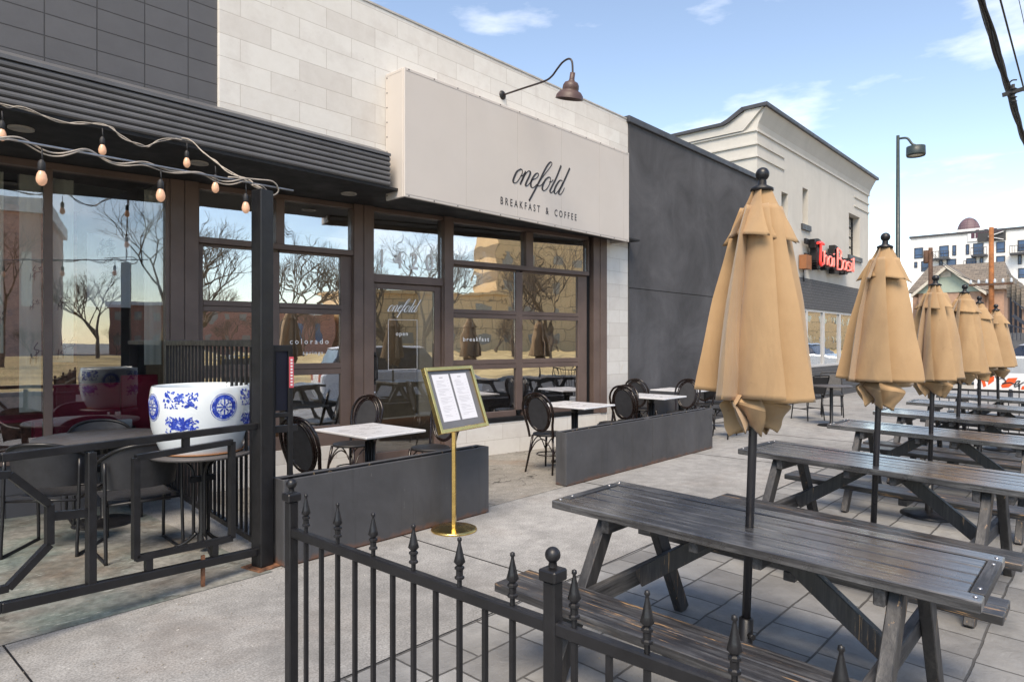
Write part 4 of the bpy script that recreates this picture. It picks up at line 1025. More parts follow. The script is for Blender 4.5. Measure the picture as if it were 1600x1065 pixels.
# ------------------------------------------------------------ front railing with geometric pattern
RA = Vector((.774, 4.10, 0)); RB = Vector((2.287, 4.37, 0)); rd = (RB-RA); rl = rd.length; rd.normalize(); rn = Vector((rd.y, -rd.x, 0))
def RP(px, py):
    s, z = onP(px, py, RA, rd); return s, z
def RT(s, o, z): p = RA+rd*s+rn*o; return Vector((p.x, p.y, z))
rail = empty('patio_railing', RA, label='black iron railing with square scroll panels in front of the green floor', cat='railing')
s1 = RP(428, 650)[0]
def rbar(mb, pts, w=.042, d=.04):
    for (a, b) in zip(pts[:-1], pts[1:]):
        mb.bar(RT(a[0], 0, a[1]), RT(b[0], 0, b[1]), d, w, up=(0, 0, 1) if abs(a[0]-b[0]) > .03 else tuple(rd))
t0 = RP(0, 715); t1 = RP(410, 664); b0 = RP(0, 949); b1 = RP(405, 860)
ex = lambda A, B, s: A[1]+(B[1]-A[1])*(s-A[0])/(B[0]-A[0])
mb = MB(); rbar(mb, [(-3.2, ex(t0, t1, -3.2)*.0+1.0), (0, t0[1]), t1]); mb.build('top_rail', iron, rail, True, bevel=.004)
mb = MB(); rbar(mb, [(-3.2, b0[1]), (0, b0[1]), (b1[0]-.0, b1[1])], .05, .05); mb.build('bottom_rail', iron, rail, True, bevel=.004)
pq = RP(142, 720); pr_ = RP(142, 905)
mb = MB(); mb.bar(RT(pq[0], 0, t0[1]-.03), RT(pq[0], 0, .22), .045, .045, up=tuple(rd)); mb.build('post', iron, rail, True, bevel=.004)
mb = MB(); mb.bar(RT(-1.5, 0, 1), RT(-1.5, 0, .02), .045, .045, up=tuple(rd)); mb.build('post', iron, rail, True, bevel=.004)
scr = [RP(*p) for p in ((212, 715), (212, 872), (362, 840), (362, 690), (212, 715))]
mb = MB(); rbar(mb, scr, .036, .036); mb.build('scroll_panel', iron, rail, True)
scl = [RP(*p) for p in ((-60, 745), (15, 741), (77, 788), (77, 850), (12, 918), (-60, 935))]
mb = MB(); rbar(mb, scl, .036, .036); mb.build('scroll_panel', iron, rail, True)
for a, b in (((290, 682), (290, 702)), ((232, 868), (232, 890)), ((335, 847), (335, 870))):
    A, B = RP(*a), RP(*b); mb = MB(); mb.bar(RT(A[0], 0, A[1]), RT(B[0], 0, B[1]), .03, .04, up=tuple(rd)); mb.build('spacer', iron, rail, True)
A, B = RP(82, 806), RP(142, 800); mb = MB(); mb.bar(RT(A[0], 0, A[1]), RT(B[0], 0, B[1]), .03, .045)
mb.build('spacer', iron, rail, True)
mb = MB(); q = RP(317, 885); mb.bar(RT(q[0], 0, .0), RT(q[0], 0, .2), .02, .02); mb.build('foot', rust_iron, rail, True)
# corner post
pp = empty('corner_post', RB, label='tall square black post holding the string lights at the railing corner', cat='post')
mb = MB(); a45 = math.atan2(rd.y, rd.x)
for nm, mt_, z0, z1, hw in (('shaft', iron, .012, 2.585, .052), ('base_plate', rust_iron, 0, .012, .10)):
    mb = MB(T=lambda x, y, z: Vector((RB.x+x*math.cos(a45)-y*math.sin(a45), RB.y+x*math.sin(a45)+y*math.cos(a45), z)))
    mb.box(-hw, hw, -hw, hw, z0, z1); mb.build(nm, mt_, pp, True, bevel=.004)
# slat fence at right angles
FA = Vector((2.64, 6.93, 0)); FB = Vector((2.33, 4.46, 0)); sfc = empty('slat_fence', FA, label='tall black vertical bar fence from the cafe pillar to the corner post', cat='fence')
mb = MB(); mb.bar(FA+Vector((0, 0, 1.535)), FB+Vector((0, 0, 1.535)), .05, .05); mb.build('top_rail', iron, sfc, True, bevel=.004)
mb = MB(); mb.bar(FA+Vector((0, 0, .13)), FB+Vector((0, 0, .13)), .045, .045); mb.build('bottom_rail', iron, sfc, True, bevel=.004)
mb = MB(); mb.bar(FA+Vector((0, 0, 0)), FA+Vector((0, 0, 1.55)), .05, .05, up=(1, 0, 0)); mb.build('post', iron, sfc, True, bevel=.004)
for i in range(1, 24):
    p = FA.lerp(FB, i/24); mb = MB(); mb.box(p.x-.009, p.x+.009, p.y-.009, p.y+.009, .13, 1.52); mb.build('bar', iron, sfc, True)
# gate end frame beside the post, with sticker
gp = Vector((2.44, 4.40, 0)); gf = empty('gate_frame', gp, label='short black gate frame with pink sticker beside the corner post', cat='gate')
mb = MB()
for a, b, w in (((2.36, 4.41, 1.50), (2.52, 4.39, 1.50), .045), ((2.36, 4.41, .93), (2.56, 4.39, .93), .05), ((2.36, 4.41, 1.03), (2.50, 4.39, 1.03), .03)):
    mb.bar(a, b, .035, w)
mb.bar((2.505, 4.39, 1.50), (2.505, 4.39, .02), .03, .035, up=(1, 0, 0)); mb.bar((2.385, 4.40, 1.50), (2.385, 4.40, .02), .02, .025, up=(1, 0, 0)); mb.build('frame', iron, gf, True, bevel=.003)
mb = MB(); mb.box(2.488, 2.522, 4.368, 4.371, 1.22, 1.44); st_ = mb.build('sticker', pinkst, gf, True)
mb = MB()
for k in range(9):
    z = 1.235+k*.022; mb.box(2.497, 2.513, 4.366, 4.3675, z, z+.012)
mb.build('sticker_print', whitep, st_, True)
mb = MB(); mb.box(2.40, 2.49, 4.392, 4.398, 1.06, 1.48); mb.build('blue_panel', plain('dark_blue_panel', (.004, .006, .018), .4), gf, True)

random.seed(21); mb = MB()
for k in range(230):
    x, y = (random.uniform(.2, 2.6), random.uniform(3.2, 4.6)) if k % 2 else (random.uniform(-.5, 6), random.uniform(1.4, 5.6))
    r_ = random.uniform(.002, .006); z = gz(y)+.004
    mb.add([(x-r_, y, z), (x+r_*.7, y-r_, z), (x+r_, y+r_*.8, z), (x, y, z+r_*1.1)], [(0, 1, 3), (1, 2, 3), (2, 0, 3)])
tag(mb.build('grit', plain('grit_stone', (.22, .20, .17), .9)), 'loose grit scattered on the pavement', 'grit', kind='stuff')
# ------------------------------------------------------------ string lights
def bulb(parent, p, s=1.0):
    p = Vector(p); mb = MB(); mb.tube([p+Vector((0, 0, .07*s)), p+Vector((.004, 0, 0))], .004*s, 6)
    mb.lathe([(.006, .03), (.013, .02), (.017, .0), (.018, -.035), (.015, -.038)], (0, 0, 0), 12) if 0 else None
    mb.lathe([(.006*s, .01*s), (.014*s, 0), (.018*s, -.012*s), (.018*s, -.045*s), (.014*s, -.05*s)], p, 14)
    so_ = mb.build('socket', bulbsock, parent, True)
    mb = MB(); mb.lathe([(.013*s, -.048*s), (.022*s, -.068*s), (.026*s, -.09*s), (.023*s, -.108*s), (.012*s, -.122*s), (.001, -.126*s)], p, 16); mb.build('bulb', bulbm, so_, True)
sl = empty('string_light', RT(0, 0, 2.56), label='string of bare bulbs wound round the metal rod above the railing', cat='string lights', group='outdoor bulb strings')
rodA = RP(0, 215); rodB = RP(458, 298)
rodA = (rodA[0], rodA[1]); Z_ = lambda s: rodA[1]+(rodB[1]-rodA[1])*(s-rodA[0])/(rodB[0]-rodA[0])
rod = MB(); rod.tube([RT(-3.5, 0, Z_(-3.5)), RT(rodB[0], 0, Z_(rodB[0]))], .0065, 8); ro = rod.build('rod', galv, sl, True)
pts = []; n = 260
for i in range(n):
    s = -3.4+(rl+3.4)*i/(n-1); a = s*2*math.pi/.33
    rr = .018+.008*math.sin(s*5); pts.append(RT(s, rr*math.cos(a), Z_(s)+rr*math.sin(a)-.004))
mb = MB(); mb.tube(pts, .0045, 6); mb.tube([p+Vector((0, 0, -.012-.008*math.sin(i*.21))) for i, p in enumerate(pts)], .004, 6); mb.build('wire', wirewhite, sl, True)
for px in (-160, 65, 251, 384):
    s, z = RP(px, 240); bulb(sl, RT(s, .0, Z_(s)-.085), 1.0)
# loop at post
mb = MB(); c0 = Vector((RB.x, RB.y, 2.6))
mb.tube(smooth_pts([c0+Vector((-.25, -.02, .03)), c0+Vector((-.05, -.02, .05)), c0+Vector((.08, .0, .06)), c0+Vector((.13, .02, .01)), c0+Vector((.08, .02, -.03)), c0+Vector((-.02, -.03, .01)), c0+Vector((-.1, -.05, .0))], 5), .005, 6); mb.build('wire_loop', wirewhite, sl, True)
s2 = empty('string_light', onY(160, 195, YC-.03), label='string of bare bulbs hung along the bottom of the ribbed fascia', cat='string lights', group='outdoor bulb strings')
key = [onY(-300, 120, YC-.03), onY(-100, 140, YC-.03), onY(0, 162, YC-.03), onY(40, 172, YC-.04), onY(110, 193, YC-.03), onY(160, 194, YC-.03), onY(190, 212, YC-.05), onY(222, 229, YC-.06), onY(250, 221, YC-.04), onY(292, 217, YC-.03)]
pend = c0+Vector((0, 0, .0)); k0 = key[-1]
key += [k0.lerp(pend, .25)+Vector((0, 0, -.02)), k0.lerp(pend, .5)+Vector((0, 0, -.035)), k0.lerp(pend, .8)+Vector((0, 0, -.02)), pend]
kp = smooth_pts(key, 8); mb = MB(); mb.tube(kp, .005, 6)
kk = [p+Vector((.012*math.cos(i*.45), .012*math.sin(i*.45), .012*math.sin(i*.6))) for i, p in enumerate(kp)]
mb.tube(kk, .0045, 6); mb.build('wire', wirewhite, s2, True)
for p in (onY(3, 170, YC-.05), onY(160, 197, YC-.04), onY(292, 220, YC-.04), k0.lerp(pend, .42)+Vector((0, 0, -.05))): bulb(s2, p-Vector((0, 0, .09)), 1.05)

# ------------------------------------------------------------ picnic tables
def make_picnic():
    r = empty('picnic_table', cat='picnic table')
    W = .32; Lh = .895; zt = .75
    def board(x0, x1, y0, y1, z0, z1, name, mat, bev=.004): mb = MB(); mb.box(x0, x1, y0, y1, z0, z1); return mb.build(name, mat, r, bevel=bev)
    xs = [-W, -W+.092, -W+.204, -W+.316, -W+.428, -W+.54, W]
    for i in range(6):
        e = .048; yo = Lh if i in (0, 5) else Lh-e
        board(xs[i]+.0055, xs[i+1]-.0055, -yo, yo, zt-.04, zt-(0 if i in (0, 5) else .004), 'top_plank', woodtop)
    for s in (-1, 1):
        mb = MB(); mb.box(-W+.094, W-.094, s*(Lh-.044), s*Lh, zt-.04, zt+.001); mb.build('end_board', woodcross, r, bevel=.003)
    mb = MB()
    for s in (-1, 1):
        for x in (-W+.05, -W+.15, W-.15, W-.05): mb.lathe([(.001, .003), (.007, .0025), (.008, 0)], (x, s*(Lh-.022), zt+.001), 8)
    mb.build('screw', chrome, r)
    for s in (-1, 1):
        for a, b in ((.495, .615), (.620, .742)):
            board(min(s*a, s*b), max(s*a, s*b), -.88, .88, .41, .45, 'bench_plank', woodbench)
    for s in (-1, 1):
        y = s*.635
        for t in (-1, 1):
            mb = MB(); mb.bar((t*.19, y, .70), (t*.60, y, 0), .05, .085, up=(1, 0, 0)); mb.build('leg', woodleg, r, bevel=.004)
        mb = MB(); mb.bar((-.70, y-s*.045, .365), (.70, y-s*.045, .365), .04, .088); mb.build('crossbar', woodcross, r, bevel=.004)
        mb = MB(); mb.bar((-.29, y-s*.045, .675), (.29, y-s*.045, .675), .04, .068); mb.build('top_batten', woodcross, r, bevel=.004)
        mb = MB(); mb.bar((0, y-s*.07, .36), (0, s*.12, .685), .045, .085, up=(0, 0, 1)); mb.build('brace', woodleg, r, bevel=.004)
    for s in (-1, 1): mb = MB(); mb.box(-.28, .28, s*.14-.02, s*.14+.02, .655, .709); mb.build('top_batten', woodcross, r, bevel=.004)
    for s in (-1, 1): mb = MB(); mb.box(s*.50, s*.73, -.03, .03, .36, .409); mb.build('bench_cleat', woodcross, r, bevel=.004)
    return r
PC = make_picnic()
lab = ['nearest black picnic table, its worn bench showing bare tan wood', 'second black picnic table from the camera, behind the big near umbrella pole',
       'third black picnic table from the camera with a diagonal brace in plain view', 'fourth black picnic table along the umbrella row', 'fifth black picnic table, last but one before the far fence', 'furthest black picnic table right against the far iron fence']
tabs = [(2.965, 1.245, 0), (5.12, 1.215, -3), (7.17, 1.21, 0), (8.81, 1.21, 0), (10.45, 1.21, 0), (12.03, 1.14, 0)]
for i, (x, y, a) in enumerate(tabs):
    place(PC, i > 0, (x, y, gz(y)), R(a), lab[i], 'black picnic tables in a row', rx=math.atan(.029))

# ------------------------------------------------------------ closed umbrellas
def make_umbrella(seed):
    rnd = random.Random(seed)
    r = empty('patio_umbrella', cat='umbrella')
    mb = MB(); mb.tube([(0, 0, .0), (0, 0, 2.22)], .019, 16); mb.build('pole', plain('black_pole_paint', (.022, .022, .026), .3, 0, .15, 4, .02), r)
    mb = MB(); mb.lathe([(.001, .055), (.06, .055), (.20, .035), (.225, .02), (.225, 0)], (0, 0, 0), 32); mb.lathe([(.021, .335), (.031, .33), (.031, .04)], (0, 0, 0), 18); mb.tube([(.028, 0, .27), (.06, 0, .27)], .012, 8)
    mb.build('base', iron, r)
    mb = MB(); mb.lathe([(.036, 2.185), (.05, 2.19), (.05, 2.20), (.02, 2.215), (.018, 2.235)]+[(.030*math.sin(t), 2.262-.030*math.cos(t)) for t in [math.pi*k/12 for k in range(2, 13)]], (0, 0, 0), 24); mb.build('finial', iron, r)
    # folded canopy: flat panels running from a tucked valley out to a sharp overlapping fold edge
    def folds(prof, nteeth, depth, lap, hem, point, nz, per, wr, phase, taper=1.0):
        mb = MB(); ws = [rnd.uniform(.6, 1.45) for _ in range(nteeth)]; tot = sum(ws); ed = [0]
        for w_ in ws: ed.append(ed[-1]+w_/tot*2*math.pi)
        hm = [rnd.uniform(-hem, hem) for _ in range(nteeth)]; dp = [rnd.uniform(.7, 1.25) for _ in range(nteeth)]
        tw = [rnd.uniform(-.22, .22) for _ in range(nteeth)]; rows = []
        def rad(t):
            for (t0_, r0_), (t1_, r1_) in zip(prof[:-1], prof[1:]):
                if t <= t1_: return r0_+(r1_-r0_)*(t-t0_)/(t1_-t0_)
            return prof[-1][1]
        ztop = prof_z[0]; zbot = prof_z[1]
        for i in range(nz+1):
            t = i/nz; Rr = rad(t); row = []
            for k in range(nteeth):
                D = depth*dp[k]*(.25+.75*t); lp_ = lap*(.5+.5*t)
                av = ed[k]+phase+tw[k-1]*t*.5; ar = ed[k+1]+lp_+phase+tw[k]*t*.5; an = ed[k+1]+phase+tw[k]*t*.5
                dn = depth*dp[(k+1) % nteeth]*(.25+.75*t)
                V = Vector((max(.024, Rr-D)*math.cos(av), max(.024, Rr-D)*math.sin(av), 0)); Q = Vector((Rr*math.cos(ar), Rr*math.sin(ar), 0))
                M_ = Vector((Rr*.97*math.cos((av+ar)/2), Rr*.97*math.sin((av+ar)/2), 0))
                V2 = Vector((max(.022, Rr-dn)*math.cos(an), max(.022, Rr-dn)*math.sin(an), 0))
                for j in range(per):
                    u = j/(per-1)
                    if u < .86:
                        w_ = u/.86; p = V*(1-w_)**2+M_*(2*w_*(1-w_))+Q*w_*w_; p = p.lerp(V.lerp(Q, w_), .45)
                    else:
                        w_ = (u-.86)/.14; p = Q.lerp(V2, w_); w_ = 1-w_
                    wob = wr*t*(math.sin(5*u+k*1.9+6*t)+.6*math.sin(11*u-k*2.3+9*t+3*u*t))
                    z = ztop+(zbot+hm[k]*(1.1-.5*u)-point*w_**1.5-ztop)*t
                    p = p*(1+wob/max(.05, p.length)); row.append((p.x, p.y, z))
            rows.append(row)
        m = len(rows[0]); vs = [p for rw in rows for p in rw]
        mb.add(vs, [(i*m+j, i*m+(j+1) % m, (i+1)*m+(j+1) % m, (i+1)*m+j) for i in range(nz) for j in range(m)], True)
        return mb
    def solid(mb, name):
        o = mb.build(name, canvas, r, fix=False)
        bm = bmesh.new(); bm.from_mesh(o.data)
        for e in bm.edges:
            if len(e.link_faces) == 2 and e.calc_face_angle(0) > .42: e.smooth = False
        bm.to_mesh(o.data); bm.free()
        sm = o.modifiers.new('cloth_thickness', 'SOLIDIFY'); sm.thickness = .0025; sm.offset = 0
        return o
    prof_z = (2.12, 1.29); solid(folds([(0, .09), (.12, .125), (.5, .192), (1, .262)], 7, .150, .50, .026, -.012, 40, 28, .0062, 0), 'canopy')
    prof_z = (1.335, 1.165); solid(folds([(0, .055), (.4, .165), (1, .10)], 6, .12, .55, .03, .045, 16, 16, .010, .7), 'inner_fold')
    prof_z = (2.195, 1.985); solid(folds([(0, .042), (.25, .068), (1, .172)], 6, .085, .40, .012, .022, 14, 20, .003, 1.1), 'vent_flap')
    return r
U = [make_umbrella(5), make_umbrella(11)]
ul = ['large closed tan umbrella nearest the camera through the first picnic table', 'closed tan umbrella through the second picnic table', 'closed tan umbrella through the third picnic table from the camera',
      'closed golden tan umbrella fourth along the row', 'closed tan umbrella fifth along the row, mostly hidden', 'closed tan umbrella furthest away, in the last picnic table']
up = [(2.943, 1.222, 2.34, 235, 2.1), (4.97, 1.20, 2.29, 80, 2.4), (7.03, 1.247, 2.16, 160, 1.7), (8.77, 1.30, 2.19, 300, 3.0), (10.55, 1.33, 2.15, 20, 0), (11.95, 1.28, 2.10, 110, -1.4)]
for i, (x, y, zt, a, ln_) in enumerate(up):
    P = U[i % 2]; z0 = gz(y); sh_ = .72*math.tan(R(ln_)); x -= SA*sh_; y += CA*sh_
    o = place(P, i > 1, (x, y, z0), R(a), ul[i], 'closed tan umbrellas through the picnic tables'); k = (zt-z0)/2.304
    o.rotation_euler = (Matrix.Rotation(R(ln_), 3, Vector((CA, SA, 0))) @ Matrix.Rotation(R(a), 3, 'Z')).to_euler(); o.scale = (1, 1, k)

# ------------------------------------------------------------ street lamp, poles, wires
lp = onX(1403, 212, 27.5); base = Vector((27.5, lp.y, 0))
o = empty('street_lamp', base, label='tall dark street lamp with a round drum head against the sky', cat='street lamp')
H_ = lp.z; mb = MB(); mb.tube([base, base+Vector((0, 0, 1)), base+Vector((0, 0, H_))], [.11, .10, .055], 12); mb.build('pole', greenpole, o, True)
hd = onX(1431, 237, 27.5); mb = MB(); mb.tube(smooth_pts([(27.5, lp.y, H_-.12), (27.5, (lp.y+hd.y)/2, H_-.05-.1), (27.5, hd.y+.12, hd.z+.3), (27.5, hd.y, hd.z+.22)], 5), .04, 8); mb.build('arm', greenpole, o, True)
mb = MB(); mb.lathe([(.001, .22), (.1, .21), (.30, .18), (.31, -.10), (.29, -.16), (.27, -.10)], hd, 24, axis=(.0, 0, 1)); h_ = mb.build('lamp_head', greenpole, o, True)
mb = MB(); mb.lathe([(.001, -.12), (.28, -.12), (.28, -.10)], hd, 20); mb.build('diffuser', lampin, h_, True)
def util(px, py, X, r, mat, label, arms):
    t = onX(px, py, X); b = Vector((X, t.y, 0)); o = empty('utility_pole', b, label=label, cat='utility pole', group='timber utility poles')
    mb = MB(); mb.tube([b, Vector((X, t.y, t.z))], [r*1.2, r*.85], 10); mb.build('pole', mat, o, True)
    for z, L_ in arms:
        mb = MB(); mb.box(X-.3, X-.2, t.y-L_, t.y+L_, z, z+.12); c = mb.build('crossarm', darkpole, o, True)
        for k in range(6):
            y = t.y-L_+.1+k*(2*L_-.2)/5; mb = MB(); mb.lathe([(.03, .12), (.06, .16), (.09, .22), (.05, .26), (.08, .32), (.001, .42)], (X-.25, y, z), 8); mb.build('insulator', plain('glass_insulator', (.55, .6, .65), .2), c, True)
    return t
X1 = 52; t1_ = util(1549, 355, X1, .15, rustpole, 'rust brown timber utility pole in front of the white apartments', [(onX(1549, 446, X1).z, 1.15)])
X2 = 60; t2_ = util(1454, 387, X2, .17, darkpole, 'short dark utility pole with a transformer can', [])
mb = MB(); q = onX(1450, 395, X2); mb.lathe([(.001, 1.0), (.17, .98), (.18, .1), (.15, 0), (.001, 0)], Vector((X2-.1, q.y+.12, q.z-.8)), 14)
tr = [c for c in bpy.data.objects if c.name.startswith('utility_pole')][-1]; mb.build('transformer', darkpole, tr, True)
def wire(a, b, sag, r, name='overhead_cable', label=None, wob=0, group='overhead cables'):
    a = Vector(a); b = Vector(b); pts = []
    n = 70
    for i in range(n+1):
        t = i/n; p = a.lerp(b, t); p.z -= sag*4*t*(1-t); p.y += wob*math.sin(i*2.1); p.z += wob*math.cos(i*2.1); pts.append(p)
    return pts
def wires(name, lines, label, r):
    o = None; mb = MB()
    for pts in lines: mb.tube(pts, r, 6)
    o = mb.build(name, wireblack); tag(o, label, 'cable', 'overhead cables')
def through(pxa, pya, Y, z2, X2_, dx=0):
    # cable seen at (pxa,pya) running parallel to the shop fronts at distance Y
    p = onY(pxa, pya, Y); return p
A = onY(1533, 0, 1.55); B = onY(1600, 218, 1.5)
dd = (B-A); 
A0 = A-dd*(12/max(dd.x, .1)); B0 = A+dd*(60/max(dd.x, .1)); 
P_ = wire((A.x-8, A.y, A.z+dd.z/dd.x*-8*.3), (A.x, A.y, A.z), 0, .02)
ln = [Vector((A.x-10, A.y-10*dd.y/dd.x, A.z-10*dd.z/dd.x)), A, B, Vector((60, 1.4, B.z+.4)), ]
base_l = [ln[0].lerp(ln[1], i/20) for i in range(20)]+[ln[1].lerp(ln[2], i/30) for i in range(30)]+[ln[2].lerp(ln[3], i/60) for i in range(61)]
def bundle(pl, offs, wob):
    out = []
    for k, (oy, oz) in enumerate(offs):
        out.append([p+Vector((0, oy+wob*math.sin(i*.5+k*2), oz+wob*math.cos(i*.45+k))) for i, p in enumerate(pl)])
    return out
wires('overhead_cable', bundle(base_l, [(0, 0), (.035, .03), (-.035, -.02), (.02, -.05), (-.01, .045)], .012), 'thick bundle of twisted black cables crossing the upper right sky', .021)
A = onY(1563, 0, 1.5); B = onY(1600, 140, 1.5); ln = [A-(B-A)*3, A, B, Vector((60, 1.35, B.z+.5))]
wires('overhead_cable', [[a_.lerp(b_, i/30) for a_, b_ in zip(ln[:-1], ln[1:]) for i in range(30)]], 'single black cable right of the twisted bundle in the sky', .016)
A = onY(1592, 0, 1.3); B = onY(1602, 45, 1.3); ln = [A-(B-A)*8, A, B, Vector((60, 1.2, B.z+.8))]
wires('overhead_cable', [[a_.lerp(b_, i/30) for a_, b_ in zip(ln[:-1], ln[1:]) for i in range(30)]], 'thinnest black cable at the top right corner of the sky', .006)
a_ = onX(1566, 149, 14); b_ = onX(1606, 137, 14); mb = MB(); mb.bar(a_, b_, .05, .06)
c_ = onX(1583, 132, 14); c2_ = onX(1583, 165, 14); mb.tube([c_, c2_], .025, 8); mb.tube(smooth_pts([onX(1575, 133, 14), onX(1581, 126, 14), onX(1589, 125, 14)], 4), .012, 6)
for k in range(4): mb.lathe([(.03, 0), (.06, .02), (.03, .04)], c_+Vector((0, 0, -.1-.07*k)), 8)
tag(mb.build('cable_spreader', wireblack), 'small crossarm with insulator hanging on the overhead cables', 'crossarm')
for k, (ya, yb) in enumerate(((446, 300), (455, 372), (440, 330))):
    pts = wire(onX(1549, ya, X1), onX(1454+k*3, 392+k*6, X2), .5, .02); mb = MB(); mb.tube(pts, .02, 4)
    tag(mb.build('overhead_cable', wireblack), 'thin cable slung between the two distant utility poles', 'cable', 'cables between the distant poles')

# ------------------------------------------------------------ far apartments
AXp = 138.0
ap = empty('apartment_building', (AXp, 15, 0), label='large white flat roofed apartment block with blue windows in the distance', cat='building')
tl_ = onX(1423, 373, AXp); tr2 = onX(1600, 357, AXp); zt = (tl_.z+tr2.z)/2; yR = tr2.y-25
def wz(zx, zy): p = onX(1380+zx/3.327, 330+zy/3.327, AXp); return p.y, p.z
rects = [(162,192,208,243),(292,181,341,236),(360,178,380,229),(430,173,448,224),(468,168,522,224),(588,160,634,213),(700,151,752,205),
 (162,264,178,293),(198,260,238,310),(290,256,310,304),(330,250,380,300),(432,245,484,292),(502,241,521,288),(588,234,634,282),(700,229,720,276),
 (702,297,748,345),(588,308,634,356),(432,320,484,366),(700,375,722,418),(740,300,770,345)]
mb = MB(); mb.box(AXp, AXp+16, yR, tl_.y, 0, zt); mb.build('wall', whitestucco, ap, True)
mb = MB(); mb.box(AXp-.25, AXp+16.2, yR-.2, tl_.y+.2, zt, zt+.35); mb.build('coping', coping, ap, True)
framed = plain('dark_window_frame', (.03, .035, .05), .5)
for (a, b, c, d) in rects:
    y1, z1 = wz(a, b); y0, z0 = wz(c, d)
    mb = MB(); t = .12
    mb.box(AXp-.10, AXp-.005, y0, y1, z0, z0+t); mb.box(AXp-.10, AXp-.005, y0, y1, z1-t, z1); mb.box(AXp-.10, AXp-.005, y0, y0+t, z0+t, z1-t); mb.box(AXp-.10, AXp-.005, y1-t, y1, z0+t, z1-t)
    mb.box(AXp-.10, AXp-.005, y0+t, y1-t, z0+(z1-z0)*.28, z0+(z1-z0)*.28+.1)
    if y1-y0 > 3: mb.box(AXp-.10, AXp-.005, (y0+y1)/2-.06, (y0+y1)/2+.06, z0+t, z1-t)
    f = mb.build('window', framed, ap, True); mb = MB(); mb.box(AXp-.05, AXp-.04, y0+t, y1-t, z0+t, z1-t); mb.build('pane', blueglass, f, True)
for (a, b, c, d) in ((255,215,350,243),(463,200,545,226),(662,188,760,215),(425,268,492,294)):
    y1, z1 = wz(a, b); y0, z0 = wz(c, d); z0 = min(z0, z1-1.0)
    mb = MB(); mb.box(AXp-1.6, AXp, y0, y1, z0-.3, z0); fl_ = mb.build('balcony', coping, ap, True)
    mb = MB()
    k = int((y1-y0)/.35)
    for i in range(k+1): y = y0+(y1-y0)*i/k; mb.box(AXp-1.6, AXp-1.55, y-.03, y+.03, z0, z0+1.1)
    mb.box(AXp-1.62, AXp-1.53, y0, y1, z0+1.1, z0+1.2); mb.build('balustrade', coping, fl_, True)
y1, z1 = wz(492, 112); y0, z0 = wz(638, 150)
z1 -= .1
bn = MB(); bn.box(AXp-.25, AXp-.06, y0, y1, z0, z1); bno = bn.build('dark_banner', bandark, ap, True)
mb = MB(); hy = (z1-z0); ya = y1-.3
mb.bar((AXp-.3, ya-3.3, z1-.1), (AXp-.3, ya-1.2, (z0+z1)/2), .1, .7, up=(1, 0, 0)); mb.bar((AXp-.3, ya-1.2, (z0+z1)/2), (AXp-.3, ya-3.3, z0+.1), .1, .7, up=(1, 0, 0)); mb.build('banner_chevron', whitep, bno, True)
random.seed(5); mb = MB()
for row, n in ((.72, 12), (.45, 14), (.22, 10)):
    y = ya-5
    for k in range(n):
        w_ = random.uniform(.5, .9)
        if y-w_ < y0+.5: break
        mb.box(AXp-.28, AXp-.252, y-w_*.75, y, z0+hy*row-.18, z0+hy*row+.25); y -= w_
mb.build('banner_print', whitep, bno, True)
y1, z1 = wz(440, 118); y0, z0 = wz(488, 155); mb = MB(); mb.box(AXp-.2, AXp-.06, y0, y1, z0, z1); b2 = mb.build('pale_banner', whitep, ap, True)
mb = MB(); y = y1-.5
for k in range(7): mb.box(AXp-.24, AXp-.205, y-.5, y, z0+.5, z0+1.6+.3*(k % 2)); y -= .62
mb.build('banner_print', plain('plum_print', (.08, .03, .05), .6), b2, True)
# penthouse step and dome
pA = onX(1514, 360, 150); mb = MB(); q1 = onX(1495, 363, 150); q2 = onX(1536, 358, 150); mb.box(150, 156, q2.y, q1.y, zt-1, q2.z+.3); mb.build('penthouse', whitestucco, ap, True)
DX = 260; c = onX(1511, 362, DX); rr_ = (onX(1493, 362, DX).y-onX(1531, 362, DX).y)/2; tp_ = onX(1510, 338, DX).z
dm = empty('dome_tower', (DX+rr_, c.y, 0), label='purple brown metal clad dome rising behind the white apartments', cat='building')
mb = MB(); hh = tp_-c.z; mb.lathe([(rr_, -c.z), (rr_, -2)]+[(rr_*math.cos(t), hh*math.sin(t)) for t in [R(90)*k/12 for k in range(13)]], (DX+rr_, c.y, c.z), 32, smooth=False); mb.build('cladding', purple, dm, True)
mb = MB(); mb.box(DX+2, DX+6, c.y-rr_*.6, c.y-rr_*.25, c.z+hh*.45, c.z+hh*.8); mb.build('louvre', framed, dm, True)

# ------------------------------------------------------------ gabled house and terrace roofs
HX = 75.0
hs = empty('brick_house', (HX+6, 14, 0), label='low salmon brick house with pale green gable and tan shingle roof', cat='house')
ax_ = onX(1479, 414, HX); eL = onX(1424, 457, HX); eR = onX(1541, 456, HX); ez = (eL.z+eR.z)/2
apx = ax_.z; yc = ax_.y; yl = eL.y; yr = eR.y
mb = MB(); mb.prism([(yl-.5, 0), (yl-.5, ez), (yr+.5, ez), (yr+.5, 0)], 'x', HX+.6, HX+9); mb.build('wall', salmon, hs, True)
mb = MB(); mb.prism([(yl-.3, ez+.02), (yc, apx-.35), (yr+.3, ez+.02)], 'x', HX+.5, HX+.9); mb.build('gable', palegreen, hs, True)
mb = MB(); mb.prism([(yl, ez-.1), (yc, apx), (yr, ez-.1), (yr, ez-.4), (yc, apx-.35), (yl, ez-.4)], 'x', HX-.15, HX+.1); mb.build('barge_board', trimcream, hs, True)
mb = MB(); mb.prism([(yl-.0, ez-.05), (yc, apx+.05), (yr+.0, ez-.05), (yr, ez-.25), (yc, apx-.18), (yl, ez-.25)], 'x', HX+.1, HX+9); mb.build('roof', shingle, hs, True)
